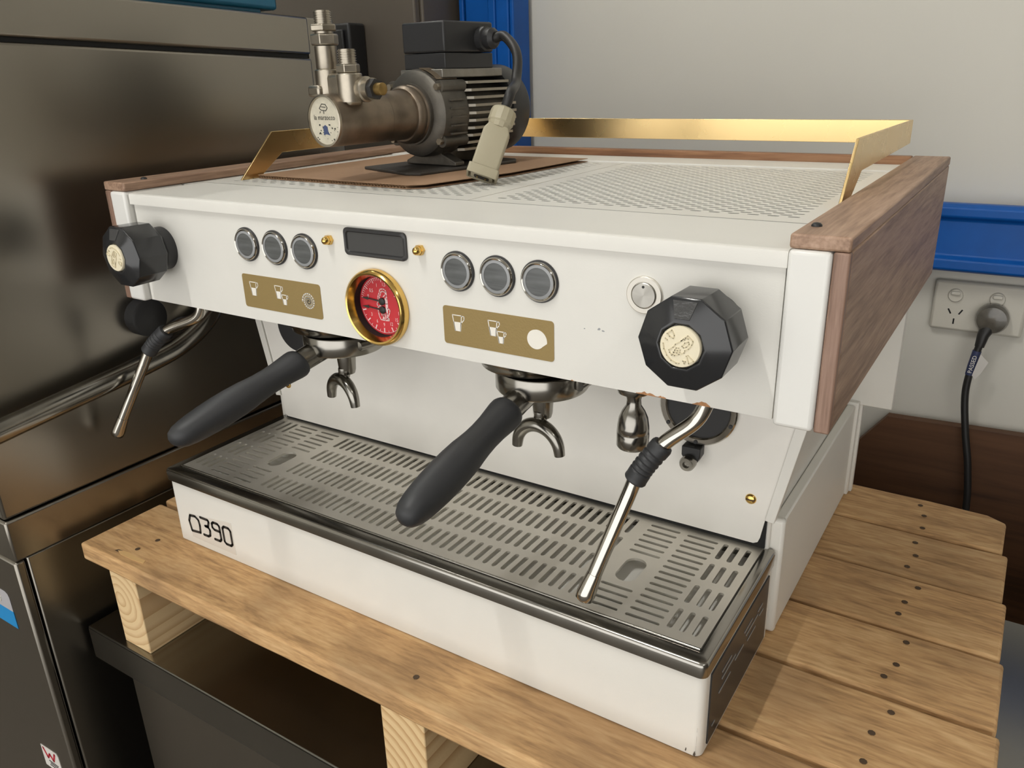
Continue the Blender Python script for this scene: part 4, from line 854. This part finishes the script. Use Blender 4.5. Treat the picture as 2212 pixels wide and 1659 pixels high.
pp('hex_nut', MB().lathe([(0.0120, PTOP + 0.0325), (0.0128, PTOP + 0.0335), (0.0128, PTOP + 0.0375), (0.0118, PTOP + 0.0385)], (u, pv, 0), n=6, ph=0.3), M['nickel'], lf, bevel=0.0006)
threads(u, PTOP + 0.0385, PTOP + 0.0500, 0.0080, M['nickel'], lf)
u = 0.0145
rf = pp('short_fitting', MB().lathe([(0.0100, PTOP - 0.004), (0.0110, PTOP - 0.003), (0.0110, PTOP + 0.0030), (0.0100, PTOP + 0.004)], (u, pv, 0), n=6), M['nickel'], bevel=0.0006)
threads(u, PTOP + 0.004, PTOP + 0.0165, 0.0084, M['nickel'], rf)
sf = pp('pressure_screw', MB().lathe([(0.0100, 0.0), (0.0112, 0.004), (0.0112, 0.009), (0.0098, 0.010), (0.0098, 0.017)], (0.022, pv + 0.006, AH + 0.0265), (1, 0, 0), 24), M['nickel'], smooth=35)
pp('lock_nut', MB().lathe([(0.0092, 0.017), (0.0092, 0.0225)], (0.022, pv + 0.006, AH + 0.0265), (1, 0, 0), 6), M['blackp'], sf)
pp('adjust_stem', MB().lathe([(0.0055, 0.022), (0.0055, 0.030), (0.004, 0.031)], (0.022, pv + 0.006, AH + 0.0265), (1, 0, 0), 14), M['brass_dull'], sf, smooth=40)
# cable and connector (machine coordinates -> pump frame)
IR = Matrix.Rotation(0.105, 3, 'Z')
def L(p): return IR @ (Vector(p) - Vector(PB))
ct, cb_ = Vector((0.3005, 0.1975, 0.1690)), Vector((0.2950, 0.1640, 0.1125))
g0 = Vector((bw[1] + 0.018, 0.074, gz))
ctl = L(ct); cbl = L(cb_); dcl = (cbl - ctl).normalized()
cab = bez([g0, g0 + Vector((0.014, 0.0, 0.001)), g0 + Vector((0.040, -0.014, -0.016)), g0 + Vector((0.054, -0.034, -0.042)), ctl - dcl*0.020, ctl - dcl*0.004], 9)
pp('cable', MB().tube(cab, 0.0049, 12), M['cord'], smooth=60)
side = Vector((0.80, 0.60, 0.0)); side = (IR @ side); side = (side - dcl*side.dot(dcl)).normalized(); nrm = side.cross(dcl)
def crect(p, a, b, r=0.002):
    return [p + side*q[0] + nrm*q[1] for q in rrect(-a, a, -b, b, r, 0, 3)]
Lc = (cbl - ctl).length
cn = pp('connector', MB().loft([crect(ctl + dcl*0.016, 0.0095, 0.0085), crect(ctl + dcl*0.022, 0.0125, 0.0095), crect(ctl + dcl*(Lc*0.86), 0.0125, 0.0095), crect(ctl + dcl*(Lc*0.87), 0.0145, 0.0110), crect(ctl + dcl*Lc, 0.0145, 0.0110), crect(ctl + dcl*Lc, 0.0128, 0.0093), crect(ctl + dcl*(Lc - 0.006), 0.0128, 0.0093)], caps=(True, True)), M['beige'], smooth=30, label='beige rectangular cable connector')
pp('gland_nut', MB().lathe([(0.0085, -0.003), (0.0115, -0.001), (0.0122, 0.002), (0.0122, 0.011), (0.0110, 0.0125), (0.0100, 0.017)], ctl, dcl, 14), M['beige'], cn, smooth=25)
pp('socket_insert', MB().loft([crect(ctl + dcl*(Lc - 0.008), 0.0105, 0.0072), crect(ctl + dcl*(Lc - 0.0006), 0.0105, 0.0072)]), M['beige'], cn)
pp('socket_well', MB().loft([crect(ctl + dcl*(Lc - 0.002), 0.0072, 0.0042), crect(ctl + dcl*(Lc - 0.0001), 0.0072, 0.0042)]), M['inner'], cn)
pn = MB()
for a in (-0.004, 0.004):
    for b in (-0.0016, 0.0016): pn.tube([ctl + dcl*(Lc - 0.001) + side*a + nrm*b, ctl + dcl*(Lc + 0.0006) + side*a + nrm*b], 0.0007, 8)
pp('contact_pins', pn, M['brass_gloss'], cn)
